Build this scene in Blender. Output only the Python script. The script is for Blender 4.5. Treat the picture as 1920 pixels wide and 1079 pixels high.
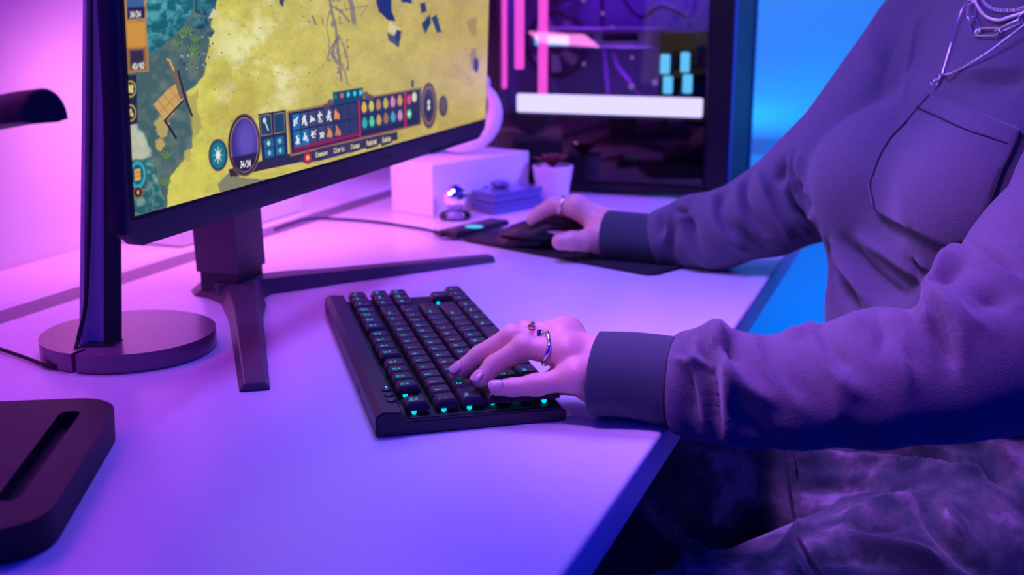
import bpy, bmesh, math, random
import numpy as np
from mathutils import Vector, Matrix

for _o in list(bpy.data.objects):
    bpy.data.objects.remove(_o)
SC = bpy.context.scene
COL = SC.collection
T = 0.74                       # height of the desk top above the floor; all coordinates below are relative to the desk top

# ------------------------------------------------------------------ camera
FPX = 2133.0                   # focal length in pixels of a 1920 wide frame (40 mm on 36 mm)
PITCH, YAW, CAMH = 0.237, math.radians(20.7), 0.294
cam_d = bpy.data.cameras.new('camera')
cam_d.sensor_width = 36.0
cam_d.lens = 36.0 * FPX / 1920.0
cam_d.clip_start = 0.02
cam_d.dof.use_dof = True
cam_d.dof.focus_distance = 0.90
cam_d.dof.aperture_fstop = 5.8
cam = bpy.data.objects.new('camera', cam_d)
cam.location = (0, 0, CAMH + T)
cam.rotation_euler = (math.pi / 2 - PITCH, 0, YAW)
COL.objects.link(cam)
SC.camera = cam

# ------------------------------------------------------------------ world, lamps of the room and added fills, exposure
W = bpy.data.worlds.new('room_ambient')
SC.world = W
W.use_nodes = True
W.node_tree.nodes['Background'].inputs[0].default_value = (0.0, 0.016, 1.0, 1)
W.node_tree.nodes['Background'].inputs[1].default_value = 0.70
SC.view_settings.view_transform = 'Standard'
SC.view_settings.look = 'None'
SC.view_settings.exposure = 0.0
SC.view_settings.gamma = 1.0
SC.view_settings.use_curve_mapping = False


def area_light(name, loc, target, size, size_y, power, color, spread=None):
    d = bpy.data.lights.new(name, 'AREA')
    d.shape = 'RECTANGLE'
    d.size, d.size_y = size, size_y
    d.energy = power
    d.color = color
    if spread:
        d.spread = math.radians(spread)
    o = bpy.data.objects.new(name, d)
    o.location = (loc[0], loc[1], loc[2] + T)
    o.rotation_euler = (Vector(target) - Vector(loc)).to_track_quat('-Z', 'Y').to_euler()
    COL.objects.link(o)
    return o


# violet lamp above the desk and an added violet fill on the person, magenta tube high on the left wall, added cyan fill high behind the tower, bar behind the monitor
area_light('lamp_violet', (-0.50, 0.98, 0.80), (-0.28, 1.06, 0), 0.35, 0.35, 5.8, (0.255, 0.118, 1.0), 108)
area_light('fill_violet', (-0.42, 0.35, 1.15), (-0.07, 0.87, 0.08), 0.15, 0.15, 1.0, (0.44, 0.13, 0.82), 30)  # no real fixture: added to lighten the near sleeve and hand
area_light('side_fill_blue', (0.20, 1.75, 0.62), (-0.68, 1.60, 0.03), 0.25, 0.25, 2.0, (0.20, 0.10, 1.0), 60)  # added fill that brightens the right faces of white box and pot
area_light('wall_tube_pink', (-0.92, 0.95, 0.78), (-1.027, 0.95, 0.58), 1.6, 0.05, 4.5, (1.0, 0.095, 0.80), 150)
area_light('ledge_strip_cyan', (-0.45, 2.935, 0.012), (-0.42, 3.05, 0.22), 1.0, 0.02, 0.7, (0.0, 0.42, 1.0))
area_light('back_fill_cyan', (-0.40, 2.50, 0.62), (-0.30, 3.0, 0.12), 0.9, 0.05, 3.4, (0.03, 0.36, 1.0))  # added above the frame to even out the cyan on the far wall
area_light('floor_tube_blue', (-0.10, 2.45, -0.55), (-0.15, 2.9, -0.40), 0.8, 0.05, 3.2, (0.0, 0.20, 1.0))
area_light('back_bar_monitor', (-0.78, 1.25, 0.24), (-0.93, 1.36, 0.0), 0.40, 0.04, 1.3, (1.0, 0.24, 0.70))

# ------------------------------------------------------------------ pixel helpers (used once, to measure where things stand on the desk)
_f = np.array([-math.sin(YAW) * math.cos(PITCH), math.cos(YAW) * math.cos(PITCH), -math.sin(PITCH)])
_r = np.array([math.cos(YAW), math.sin(YAW), 0.0])
_u = np.cross(_r, _f)
EYE = np.array([0, 0, CAMH])


def ray(x, y):
    return _f + _r * ((x - 960) / FPX) + _u * ((539.5 - y) / FPX)


def at(x, y, z=0.0):                       # on the horizontal plane z
    d = ray(x, y)
    return EYE + d * ((z - CAMH) / d[2])


def aty(x, y, Y):                          # on the upright plane y = Y
    d = ray(x, y)
    return EYE + d * (Y / d[1])


def atd(x, y, D):                          # at distance D along the view axis
    return EYE + ray(x, y) * D


def proj(P):
    P = np.asarray(P, float) - EYE
    d = P @ _f
    return 960 + FPX * (P @ _r) / d, 539.5 - FPX * (P @ _u) / d, d


# ------------------------------------------------------------------ materials
def s2l(c):
    c = np.asarray(c, float) / 255.0
    return np.where(c <= 0.04045, c / 12.92, ((c + 0.055) / 1.055) ** 2.4)


MATS = {}


def M(name, color=(0.5, 0.5, 0.5), rough=0.5, metal=0.0, bump=0.0, bscale=200.0, var=0.0, vscale=20.0, emit=None, estr=1.0,
      sheen=0.0, coat=0.0, spec=0.5, sss=0.0, trans=0.0):
    if name in MATS:
        return MATS[name]
    m = bpy.data.materials.new(name)
    m.use_nodes = True
    nt = m.node_tree
    b = nt.nodes['Principled BSDF']
    b.inputs['Base Color'].default_value = (*color, 1)
    b.inputs['Roughness'].default_value = rough
    b.inputs['Metallic'].default_value = metal
    b.inputs['Specular IOR Level'].default_value = spec
    if sheen:
        b.inputs['Sheen Weight'].default_value = sheen
        b.inputs['Sheen Roughness'].default_value = 0.4
    if coat:
        b.inputs['Coat Weight'].default_value = coat
        b.inputs['Coat Roughness'].default_value = 0.08
    if sss:
        b.inputs['Subsurface Weight'].default_value = sss
        b.inputs['Subsurface Radius'].default_value = (0.01, 0.004, 0.002)
    if trans:
        b.inputs['Transmission Weight'].default_value = trans
    if emit is not None:
        b.inputs['Emission Color'].default_value = (*emit, 1)
        b.inputs['Emission Strength'].default_value = estr
    tc = nt.nodes.new('ShaderNodeTexCoord')
    if var:
        n = nt.nodes.new('ShaderNodeTexNoise')
        n.inputs['Scale'].default_value = vscale
        n.inputs['Detail'].default_value = 5
        nt.links.new(tc.outputs['Object'], n.inputs['Vector'])
        mx = nt.nodes.new('ShaderNodeMix')
        mx.data_type = 'RGBA'
        mx.inputs[6].default_value = (*[c * (1 - var) for c in color], 1)
        mx.inputs[7].default_value = (*[min(1, c * (1 + var)) for c in color], 1)
        nt.links.new(n.outputs['Fac'], mx.inputs[0])
        nt.links.new(mx.outputs[2], b.inputs['Base Color'])
    if bump:
        n = nt.nodes.new('ShaderNodeTexNoise')
        n.inputs['Scale'].default_value = bscale
        n.inputs['Detail'].default_value = 4
        nt.links.new(tc.outputs['Object'], n.inputs['Vector'])
        bp = nt.nodes.new('ShaderNodeBump')
        bp.inputs['Strength'].default_value = bump
        bp.inputs['Distance'].default_value = 0.001
        nt.links.new(n.outputs['Fac'], bp.inputs['Height'])
        nt.links.new(bp.outputs['Normal'], b.inputs['Normal'])
    MATS[name] = m
    return m


def M_glow(name, color, strength):
    if name in MATS:
        return MATS[name]
    m = bpy.data.materials.new(name)
    m.use_nodes = True
    nt = m.node_tree
    nt.nodes.clear()
    e = nt.nodes.new('ShaderNodeEmission')
    e.inputs[0].default_value = (*color, 1)
    e.inputs[1].default_value = strength
    o = nt.nodes.new('ShaderNodeOutputMaterial')
    nt.links.new(e.outputs[0], o.inputs[0])
    MATS[name] = m
    return m


def M_glass(name, tint=(0.55, 0.5, 0.6), rough=0.02, ior=1.5):
    m = bpy.data.materials.new(name)
    m.use_nodes = True
    nt = m.node_tree
    nt.nodes.clear()
    t = nt.nodes.new('ShaderNodeBsdfTransparent')
    t.inputs[0].default_value = (*tint, 1)
    g = nt.nodes.new('ShaderNodeBsdfGlossy')
    g.inputs['Roughness'].default_value = rough
    f = nt.nodes.new('ShaderNodeFresnel')
    f.inputs[0].default_value = ior
    mx = nt.nodes.new('ShaderNodeMixShader')
    o = nt.nodes.new('ShaderNodeOutputMaterial')
    nt.links.new(f.outputs[0], mx.inputs[0])
    nt.links.new(t.outputs[0], mx.inputs[1])
    nt.links.new(g.outputs[0], mx.inputs[2])
    nt.links.new(mx.outputs[0], o.inputs[0])
    MATS[name] = m
    return m


M('white_laminate', (0.76, 0.78, 0.80), 0.30, bump=0.03, bscale=900)
M('white_paint', (0.75, 0.75, 0.77), 0.7, bump=0.08, bscale=120)
M('grey_rail', (0.20, 0.17, 0.22), 0.5)
M('floor_carpet', (0.20, 0.20, 0.24), 0.9, bump=0.6, bscale=500, var=0.2, vscale=300)
M('black_plastic', (0.020, 0.021, 0.030), 0.42, bump=0.04, bscale=1500)
M('black_satin', (0.022, 0.020, 0.024), 0.35)
M('dark_metal', (0.085, 0.065, 0.085), 0.42, bump=0.08, bscale=1800)
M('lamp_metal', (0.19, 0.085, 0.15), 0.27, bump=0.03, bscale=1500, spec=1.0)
M('keycap', (0.020, 0.018, 0.022), 0.45, bump=0.03, bscale=1500)
M('pole_alu', (0.52, 0.44, 0.54), 0.40, bump=0.03, bscale=1500)
M('rubber', (0.012, 0.012, 0.014), 0.7)
M('white_ceramic', (0.80, 0.80, 0.82), 0.35)
M('white_card', (0.80, 0.79, 0.81), 0.6)
M('silver', (0.85, 0.83, 0.86), 0.12, metal=1.0)
M('chrome', (0.9, 0.9, 0.92), 0.08, metal=1.0)
M('steel_dark', (0.10, 0.10, 0.13), 0.35, metal=0.7)
M_glow('cyan_led', (0.0, 0.72, 0.92), 1.1)
M_glow('cyan_led_bright', (0.05, 0.95, 0.95), 1.6)
M_glow('pink_led_key', (1.0, 0.12, 0.35), 0.9)
M_glow('pink_tube', (1.0, 0.10, 0.70), 2.6)
M_glow('white_tube', (0.72, 0.74, 1.0), 3.2)
M_glow('ice_led', (0.14, 0.72, 1.0), 2.4)
M_glow('lilac_led', (0.55, 0.25, 1.0), 1.0)
M_glow('blue_logo', (0.10, 0.45, 1.0), 1.3)
M_glass('case_glass', (0.62, 0.58, 0.66))

# ------------------------------------------------------------------ mesh helpers
BASE = {}


def new_mesh(name, V, F, mat, smooth=False):
    me = bpy.data.meshes.new(name)
    V = np.asarray(V, np.float32)
    if isinstance(F, np.ndarray):
        n, k = F.shape
        me.vertices.add(len(V))
        me.vertices.foreach_set('co', V.ravel())
        me.loops.add(n * k)
        me.loops.foreach_set('vertex_index', F.ravel().astype(np.int32))
        me.polygons.add(n)
        me.polygons.foreach_set('loop_start', np.arange(0, n * k, k, dtype=np.int32))
        me.update(calc_edges=True)
    else:
        me.from_pydata(V.tolist(), [], F)
        me.update()
    if smooth:
        me.polygons.foreach_set('use_smooth', [True] * len(me.polygons))
    if mat:
        me.materials.append(MATS[mat] if isinstance(mat, str) else mat)
    return me


def link(o, parent=None):
    COL.objects.link(o)
    if parent is not None:
        o.parent = parent
    return o


def root_of(o):
    while o.parent is not None:
        o = o.parent
    return o


def tag(o, label=None, cat=None, group=None, kind=None):
    for k, v in (('label', label), ('category', cat), ('group', group), ('kind', kind)):
        if v:
            o[k] = v
    return o


def thing(name, base, label, cat, group=None, kind=None):
    o = bpy.data.objects.new(name, None)
    o.location = (base[0], base[1], base[2] + T)
    o.empty_display_size = 0.05
    COL.objects.link(o)
    BASE[o.name] = np.asarray(base, float)
    return tag(o, label, cat, group, kind)


def part(name, VF, mat, parent, smooth=False, auto=None):
    """a mesh part; VF in desk coordinates"""
    V, F = VF
    b = BASE[root_of(parent).name]
    o = bpy.data.objects.new(name, new_mesh(name, np.asarray(V, float) - b, F, mat, smooth))
    link(o, parent)
    if auto:
        sharpen(o.data, auto)
    return o


def solid(name, VF, mat, label=None, cat=None, group=None, kind=None, smooth=False, base=None, auto=None):
    """a top-level thing that is one mesh; VF in desk coordinates"""
    V, F = VF
    V = np.asarray(V, float)
    if base is None:
        base = np.array([V[:, 0].mean(), V[:, 1].mean(), V[:, 2].min()])
    base = np.asarray(base, float)
    o = bpy.data.objects.new(name, new_mesh(name, V - base, F, mat, smooth))
    o.location = (base[0], base[1], base[2] + T)
    link(o)
    BASE[o.name] = base
    if auto:
        sharpen(o.data, auto)
    return tag(o, label, cat, group, kind)


def sharpen(me, deg):
    me.polygons.foreach_set('use_smooth', [True] * len(me.polygons))
    try:
        me.set_sharp_from_angle(angle=math.radians(deg))
    except Exception:
        pass


def join(*vfs):
    V, F, k = [], [], 0
    for v, f in vfs:
        v = np.asarray(v, float)
        V.append(v)
        F += [[int(i) + k for i in q] for q in (f.tolist() if isinstance(f, np.ndarray) else f)]
        k += len(v)
    return np.vstack(V), F


def from_bm(bm):
    bm.verts.index_update()
    V = np.array([v.co[:] for v in bm.verts])
    F = [[v.index for v in f.verts] for f in bm.faces]
    bm.free()
    return V, F


def box(lo, hi, bev=0.0, seg=1):
    lo, hi = np.asarray(lo, float), np.asarray(hi, float)
    bm = bmesh.new()
    bmesh.ops.create_cube(bm, size=1.0)
    for v in bm.verts:
        v.co = Vector(((lo + hi) / 2 + np.array(v.co[:]) * (hi - lo)).tolist())
    if bev:
        bmesh.ops.bevel(bm, geom=bm.edges[:], offset=bev, segments=seg, profile=0.5, affect='EDGES')
    return from_bm(bm)


def xf(VF, A=None, t=(0, 0, 0)):
    """apply columns A (3x3: local axes as columns) and translation"""
    V = np.asarray(VF[0], float)
    if A is not None:
        V = V @ np.asarray(A, float).T
    return V + np.asarray(t, float), VF[1]


def prism(poly, z0, z1, bev=0.0, seg=1, top=None):
    """extrude a 2-D outline (x,y) from z0 to z1; top: another outline for the upper ring"""
    n = len(poly)
    top = poly if top is None else top
    V = [(p[0], p[1], z0) for p in poly] + [(p[0], p[1], z1) for p in top]
    a = sum(poly[i][0] * poly[(i + 1) % n][1] - poly[(i + 1) % n][0] * poly[i][1] for i in range(n))
    F = [list(range(n))[::-1], list(range(n, 2 * n))] + [[i, (i + 1) % n, n + (i + 1) % n, n + i] for i in range(n)]
    if a < 0:
        F = [f[::-1] for f in F]
    if not bev:
        return np.array(V, float), F
    bm = bmesh.new()
    vs = [bm.verts.new(v) for v in V]
    for f in F:
        bm.faces.new([vs[i] for i in f])
    es = [e for e in bm.edges if abs(e.verts[0].co.z - e.verts[1].co.z) < 1e-9]
    bmesh.ops.bevel(bm, geom=es, offset=bev, segments=seg, profile=0.5, affect='EDGES')
    return from_bm(bm)


def rrect(x0, y0, x1, y1, r, n=6):
    P = []
    for cx, cy, a0 in ((x1 - r, y1 - r, 0), (x0 + r, y1 - r, 90), (x0 + r, y0 + r, 180), (x1 - r, y0 + r, 270)):
        for i in range(n + 1):
            a = math.radians(a0 + 90 * i / n)
            P.append((cx + r * math.cos(a), cy + r * math.sin(a)))
    return P


def circle(cx, cy, r, n=48):
    return [(cx + r * math.cos(2 * math.pi * i / n), cy + r * math.sin(2 * math.pi * i / n)) for i in range(n)]


def lathe(prof, c=(0, 0, 0), n=40):
    V, F = [], []
    m = len(prof)
    for i in range(n):
        a = 2 * math.pi * i / n
        for r, z in prof:
            V.append((c[0] + r * math.cos(a), c[1] + r * math.sin(a), c[2] + z))
    for i in range(n):
        j = (i + 1) % n
        for k in range(m - 1):
            F.append([i * m + k, j * m + k, j * m + k + 1, i * m + k + 1])
    return np.array(V), F


def spline(P, n):
    """Catmull-Rom through the points"""
    P = np.asarray(P, float)
    Q = np.vstack([2 * P[0] - P[1], P, 2 * P[-1] - P[-2]])
    out = []
    for i in range(len(P) - 1):
        p0, p1, p2, p3 = Q[i:i + 4]
        for t in np.linspace(0, 1, n, endpoint=False):
            out.append(0.5 * ((2 * p1) + (p2 - p0) * t + (2 * p0 - 5 * p1 + 4 * p2 - p3) * t ** 2 + (3 * p1 - p0 - 3 * p2 + p3) * t ** 3))
    out.append(P[-1])
    return np.array(out)


def tube(P, r, n=8, closed=False, caps=True):
    P = np.asarray(P, float)
    m = len(P)
    r = np.broadcast_to(np.asarray(r, float), (m,))
    if closed:
        tan = np.roll(P, -1, 0) - np.roll(P, 1, 0)
    else:
        tan = np.gradient(P, axis=0)
    tan /= np.linalg.norm(tan, axis=1)[:, None] + 1e-12
    up = np.array([0, 0, 1.0]) if abs(tan[0, 2]) < 0.9 else np.array([1.0, 0, 0])
    V, F = [], []
    for i in range(m):
        s = np.cross(tan[i], up)
        s /= np.linalg.norm(s) + 1e-12
        up = np.cross(s, tan[i])
        for k in range(n):
            a = 2 * math.pi * k / n
            V.append(P[i] + r[i] * (math.cos(a) * s + math.sin(a) * up))
    for i in range(m if closed else m - 1):
        j = (i + 1) % m
        for k in range(n):
            l = (k + 1) % n
            F.append([i * n + k, i * n + l, j * n + l, j * n + k])
    if caps and not closed:
        F += [list(range(n)), list(range((m - 1) * n, m * n))[::-1]]
    return np.array(V), F


def sphere(c, r, nu=20, nv=12):
    r = np.broadcast_to(np.asarray(r, float), (3,))
    prof = [(math.sin(math.pi * k / nv), -math.cos(math.pi * k / nv)) for k in range(nv + 1)]
    V, F = lathe(prof, n=nu)
    return V * r + np.asarray(c, float), F


GLYPH = {}


def frame_text(name, body, size, A, org, mat, parent, align='LEFT', off=None):
    """flat lettering as a mesh: A columns = reading direction, up direction, normal; off = desk position of the parent"""
    key = (body, size, mat, tuple(np.asarray(A).round(4).ravel()))
    if key not in GLYPH:
        cu = bpy.data.curves.new(name, 'FONT')
        cu.body = body
        cu.size = size
        cu.align_x = align
        cu.resolution_u = 2
        tmp = bpy.data.objects.new('lettering', cu)
        me = bpy.data.meshes.new_from_object(tmp)
        bpy.data.objects.remove(tmp)
        me.transform(Matrix([[float(A[r][c]) for c in range(3)] for r in range(3)]).to_4x4())
        me.materials.clear()
        me.materials.append(MATS[mat])
        GLYPH[key] = me
    o = bpy.data.objects.new(name, GLYPH[key])
    link(o, parent)
    b = BASE[root_of(parent).name] if off is None else np.asarray(off)
    o.location = (np.asarray(org) - b).tolist()
    return o

# ================================================================== THE SETTING
solid('floor', box((-2.2, -1.6, -0.80), (2.4, 3.2, -0.74)), 'floor_carpet', kind='structure')
solid('wall_left', box((-1.14, -1.6, -0.74), (-1.027, 3.1, 2.0)), 'white_paint', kind='structure')
solid('wall_far', box((-1.14, 3.0, -0.74), (2.4, 3.1, 2.0)), 'white_paint', kind='structure')
solid('trim_1', box((-1.027, 2.90, -0.74), (2.4, 3.0, -0.010), 0.004), 'white_paint', kind='structure')      # panelled lower part of the far wall
solid('trim_2', box((-1.027, -1.2, -0.05), (-0.895, 2.90, -0.001), 0.004), 'white_laminate', kind='structure')  # white sill behind the desk
solid('trim_3', box((-0.894, -1.2, -0.045), (-0.850, 2.85, -0.004), 0.002), 'grey_rail', kind='structure')      # dark rail between sill and desk

DX0, DX1 = -0.845, -0.172
desk = thing('desk', (-0.5, 1.0, -0.74), 'long white desk with rounded front edge running along the pink wall', 'desk')
part('desk_top', box((DX0, 0.05, -0.031), (DX1, 2.45, 0.0), 0.004, 3), 'white_laminate', desk, auto=40)
for y in (0.15, 2.36):
    part('leg', box((-0.56, y - 0.03, -0.74), (-0.50, y + 0.03, -0.0315), 0.003), 'white_paint', desk)
    part('leg', box((-0.80, y - 0.03, -0.74), (-0.74, y + 0.03, -0.0315), 0.003), 'white_paint', desk)
part('apron', box((-0.79, 0.18, -0.10), (-0.77, 2.33, -0.0315), 0.002), 'white_paint', desk)

# ================================================================== KEYBOARD
KA = math.radians(35.5)
KU = np.array([math.cos(KA), math.sin(KA), 0])           # across the keyboard, from the back strip to the typist
KV = np.array([-math.sin(KA), math.cos(KA), 0])          # along it, from Esc to the arrows
KN = np.array([0, 0, 1.0])
KO = np.array([-0.359, 0.677, 0.0])
KB = np.stack([KU, KV, KN], 1)
KD, KL = 0.142, 0.359


def kb(VF):
    return xf(VF, KB, KO)


keyboard = thing('keyboard', KO, 'black low-profile mechanical keyboard with cyan backlit keys under a hand', 'keyboard')
# side profile extruded along the length: strip at the back, tray, front lip
prof = [(0.0, 0.002), (0.0015, 0.0), (KD - 0.002, 0.0), (KD, 0.002), (KD, 0.0075), (KD - 0.004, 0.0105), (0.0245, 0.0105),
        (0.0215, 0.0115), (0.0185, 0.0175), (0.0050, 0.0185), (0.0, 0.0150)]


def extrude_v(pf, v0, v1):
    n = len(pf)
    V = [(p[0], v0, p[1]) for p in pf] + [(p[0], v1, p[1]) for p in pf]
    F = [list(range(n)), list(range(n, 2 * n))[::-1]] + [[(i + 1) % n, i, n + i, n + (i + 1) % n] for i in range(n)]
    return np.array(V, float), F


bm = bmesh.new()
_V, _F = extrude_v(prof, 0, KL)
_vs = [bm.verts.new(v) for v in _V]
for f in _F:
    bm.faces.new([_vs[i] for i in f])
bmesh.ops.recalc_face_normals(bm, faces=bm.faces[:])
bmesh.ops.bevel(bm, geom=[e for e in bm.edges if abs(e.verts[0].co.y - e.verts[1].co.y) < 1e-6], offset=0.0012, segments=2, affect='EDGES')
part('case', kb(from_bm(bm)), 'black_plastic', keyboard, auto=30)
part('key_tray', kb(box((0.0252, 0.004, 0.0102), (KD - 0.0045, KL - 0.002, 0.0112))), 'rubber', keyboard)
part('end_cap', kb(prism([(0.004, -0.0002), (0.022, -0.0002), (0.022, 0.001), (0.004, 0.001)], 0.003, 0.0160)), 'black_satin', keyboard)
for i in range(3):      # round buttons on the strip near Esc
    part('button', kb(xf(lathe([(0, 0.0014), (0.0030, 0.0014), (0.0040, 0.0006), (0.0040, -0.004)], n=20), t=(0.0155, 0.052 - i * 0.0125, 0.0178))), 'black_satin', keyboard, smooth=True)
part('status_light', kb(sphere((0.0160, 0.0545, 0.0195), 0.0006, 8, 6)), 'cyan_led_bright', keyboard)
for v in (0.090, 0.335):
    part('port', kb(box((-0.0003, v - 0.002, 0.005), (0.001, v + 0.002, 0.009))), 'rubber', keyboard)

U = 0.01905
ROWU = [0.0325, 0.0545, 0.0735, 0.0925, 0.1115, 0.1305]
rows = [
    [('Esc', 1), (None, 1)] + [('F%d' % i, 1) for i in range(1, 5)] + [(None, .5)] + [('F%d' % i, 1) for i in range(5, 9)] + [(None, .5)] + [('F%d' % i, 1) for i in range(9, 13)] + [(None, .25), ('PrSc', 1), ('ScLk', 1), ('Paus', 1)],
    [(c, 1) for c in '`1234567890-='] + [('Back', 2), (None, .25), ('Ins', 1), ('Home', 1), ('PgUp', 1)],
    [('Tab', 1.5)] + [(c, 1) for c in 'QWERTYUIOP[]'] + [('\\', 1.5), (None, .25), ('Del', 1), ('End', 1), ('PgDn', 1)],
    [('Caps', 1.75)] + [(c, 1) for c in "ASDFGHJKL;'"] + [('Enter', 2.25)],
    [('Shift', 2.25)] + [(c, 1) for c in 'ZXCVBNM,./'] + [('Shift', 2.75), (None, 1.25), ('^', 1)],
    [('Ctrl', 1.25), ('Win', 1.25), ('Alt', 1.25), ('', 6.25), ('Alt', 1.25), ('Fn', 1.25), ('Menu', 1.25), ('Ctrl', 1.25), (None, .25), ('<', 1), ('v', 1), ('>', 1)],
]
KEYMESH = {}
KTOP = 0.0215


def key_mesh(w):
    if w not in KEYMESH:
        hx, hy = U / 2 - 0.0005, w * U / 2 - 0.0005
        V, F = [], []
        rings = [(hx, hy, 0, -0.0066), (hx, hy, 0, -0.0050), (hx - 0.0022, hy - 0.0020, -0.0006, -0.0008), (hx - 0.0030, hy - 0.0028, -0.0006, -0.0002), (hx - 0.006, hy - 0.006, -0.0006, -0.0006)]
        for a, b, sx, z in rings:
            for x, y in rrect(-a + sx, -b, a + sx, b, 0.0016, 3):
                V.append((x, y, z))
        n = 16
        for k in range(len(rings) - 1):
            for i in range(n):
                j = (i + 1) % n
                F.append([k * n + i, k * n + j, (k + 1) * n + j, (k + 1) * n + i])
        F.append(list(range(4 * n, 5 * n)))
        F.append(list(range(n))[::-1])
        me = new_mesh('key', np.array(V) @ KB.T, F, 'keycap')
        sharpen(me, 35)
        KEYMESH[w] = me
    return KEYMESH[w]


led_me = new_mesh('switch_light', np.asarray(sphere((0, 0, 0), (0.0020, 0.0022, 0.0022), 8, 6)[0]) @ KB.T, sphere((0, 0, 0), 1, 8, 6)[1], 'cyan_led')
sw_me = new_mesh('switch', box((-0.006, -0.0068, -0.0025), (0.006, 0.0068, 0.0030), 0.0005)[0] @ KB.T, box((0, 0, 0), (1, 1, 1), 0.1)[1], 'black_satin')
for ri, row in enumerate(rows):
    v = 0.0085
    for name, w in row:
        if name is not None:
            c = KO + KB @ np.array([ROWU[ri], v + w * U / 2, KTOP])
            k = bpy.data.objects.new('key', key_mesh(w))
            link(k, keyboard)
            k.location = (c - KO).tolist()
            s = bpy.data.objects.new('switch', sw_me)
            link(s, k)
            s.location = (0, 0, -0.0075)
            l = bpy.data.objects.new('switch_light', led_me)
            link(l, k)
            near = -(w * U / 2 - 0.0028) if w < 1.6 else -0.008
            l.location = (KB @ np.array([-0.0030, near, -0.0082])).tolist()
            if name:
                size = 0.0056 if len(name) == 1 else (0.0046 if len(name) <= 3 else 0.0036)
                mt = 'pink_led_key' if name in 'WASD' else 'cyan_led'
                org = c + KB @ np.array([-0.0030 + (0.001 if len(name) == 1 else 0.0005), -(w * U / 2 - 0.0046), 0.00012 - 0.0003])
                frame_text('legend', name, size, np.stack([KV, -KU, KN], 1), org, mt, k, off=c)
                if ri in (0, 1) and len(name) <= 3:      # second, smaller line of print
                    frame_text('legend', name if ri == 0 else '"', 0.0034, np.stack([KV, -KU, KN], 1), org + KB @ np.array([0.0032, 0.0012, 0]), mt, k, off=c)
        v += w * U

# ================================================================== MONITOR
SCZ = 0.159
SO = at(243, 405, SCZ)
_e = at(905, 222, SCZ) - SO
SW_ = float(np.linalg.norm(_e))
E1 = _e / SW_
NH = np.array([E1[1], -E1[0], 0])
best = None
for t in np.linspace(-0.05, 0.30, 351):
    e2 = math.cos(t) * np.array([0, 0, 1.0]) - math.sin(t) * NH
    for s in (0.20,):
        a = proj(SO)
        b = proj(SO + e2 * s)
        x0 = a[0] + (b[0] - a[0]) * (0 - a[1]) / (b[1] - a[1])
        d = abs(x0 - 223)
        if best is None or d < best[0]:
            best = (d, t)
TILT = best[1]
E2 = math.cos(TILT) * np.array([0, 0, 1.0]) - math.sin(TILT) * NH
E3 = np.cross(E1, E2)
if E3 @ NH < 0:
    E3 = -E3
SB = np.stack([E1, E2, E3], 1)
SH_ = 0.44


def sc(VF):
    return xf(VF, SB, SO)


monitor = thing('monitor', (-0.70, 1.01, 0.0), 'large black monitor on a three-pronged stand showing a game', 'monitor')
# panel: outline in (u, v) with cut lower corners, extruded along the normal
bz = 0.0095
out = [(-bz, -0.012), (-0.004, -0.0125), (0.010, -0.0225), (SW_ - 0.020, -0.0235), (SW_ + 0.002, -0.012), (SW_ + 0.006, SH_ + 0.012), (-bz, SH_ + 0.012)]
front = prism(out, -0.0105, 0.0035, 0.0010, 2)
part('bezel', sc(front), 'black_plastic', monitor, auto=30)
rin = [(-bz + 0.004, -0.009), (0.0, -0.010), (0.012, -0.019), (SW_ - 0.022, -0.020), (SW_ - 0.002, -0.010), (SW_ + 0.002, SH_ + 0.008), (-bz + 0.004, SH_ + 0.008)]
rout = [(0.20, 0.03), (0.21, 0.02), (0.23, 0.012), (SW_ - 0.23, 0.012), (SW_ - 0.21, 0.02), (SW_ - 0.20, SH_ - 0.05), (0.20, SH_ - 0.05)]
part('rear_shell', sc(prism(rout, -0.062, -0.0100, top=rin)), 'black_plastic', monitor, auto=30)
part('vent_slot', sc(box((0.014, -0.0218, -0.012), (0.215, -0.0196, 0.0005))), 'rubber', monitor)
part('vent_slot', sc(box((SW_ - 0.20, -0.0236, -0.010), (SW_ - 0.03, -0.0200, 0.0044))), 'rubber', monitor)
part('screen_glass', sc(box((-0.004, -0.003, 0.0030), (SW_ + 0.003, SH_ + 0.004, 0.0038))), 'rubber', monitor)
frame_text('logo', 'ALIENWARE', 0.0065, SB, SO + SB @ np.array([SW_ * 0.545, -0.0135, 0.0037]), 'steel_dark', monitor)
# underside joystick bump by the post
part('menu_joystick', sc(xf(lathe([(0, 0), (0.006, 0), (0.006, 0.006), (0, 0.008)], n=16), np.array([[1, 0, 0], [0, 0, -1], [0, 1, 0]]), (SW_ * 0.50, -0.019, -0.014))), 'black_plastic', monitor)
# stand: upright post, joint, three-pronged foot
PA = at(448, 518, 0.026)
px1 = np.array([-0.05, -0.0035, 0])                      # towards the wall
py1 = np.array([-0.004, 0.057, 0])                       # along the desk
pq = [PA, PA + py1, PA + py1 + px1, PA + px1]
top = [p + np.array([-0.012, 0.0, 0.0]) for p in pq]
part('post', prism([p[:2] for p in pq], 0.027, 0.34, 0.0015, 2, top=[p[:2] for p in top]), 'dark_metal', monitor, auto=30)
pc_ = sum(pq) / 4
part('joint', prism([p[:2] + (pc_[:2] - p[:2]) * 0.10 for p in pq], 0.006, 0.029, 0.001, 1), 'black_plastic', monitor, auto=30)
mid = SO + SB @ np.array([SW_ / 2, 0.16, -0.058])
part('tilt_arm', tube([pc_ + np.array([0, 0, 0.29]), mid + np.array([-0.01, 0, 0]), mid + np.array([0.02, 0, 0])], 0.028, 16), 'dark_metal', monitor, smooth=True)
hub = np.array([pc_[0] + 0.012, pc_[1], 0])


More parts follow.
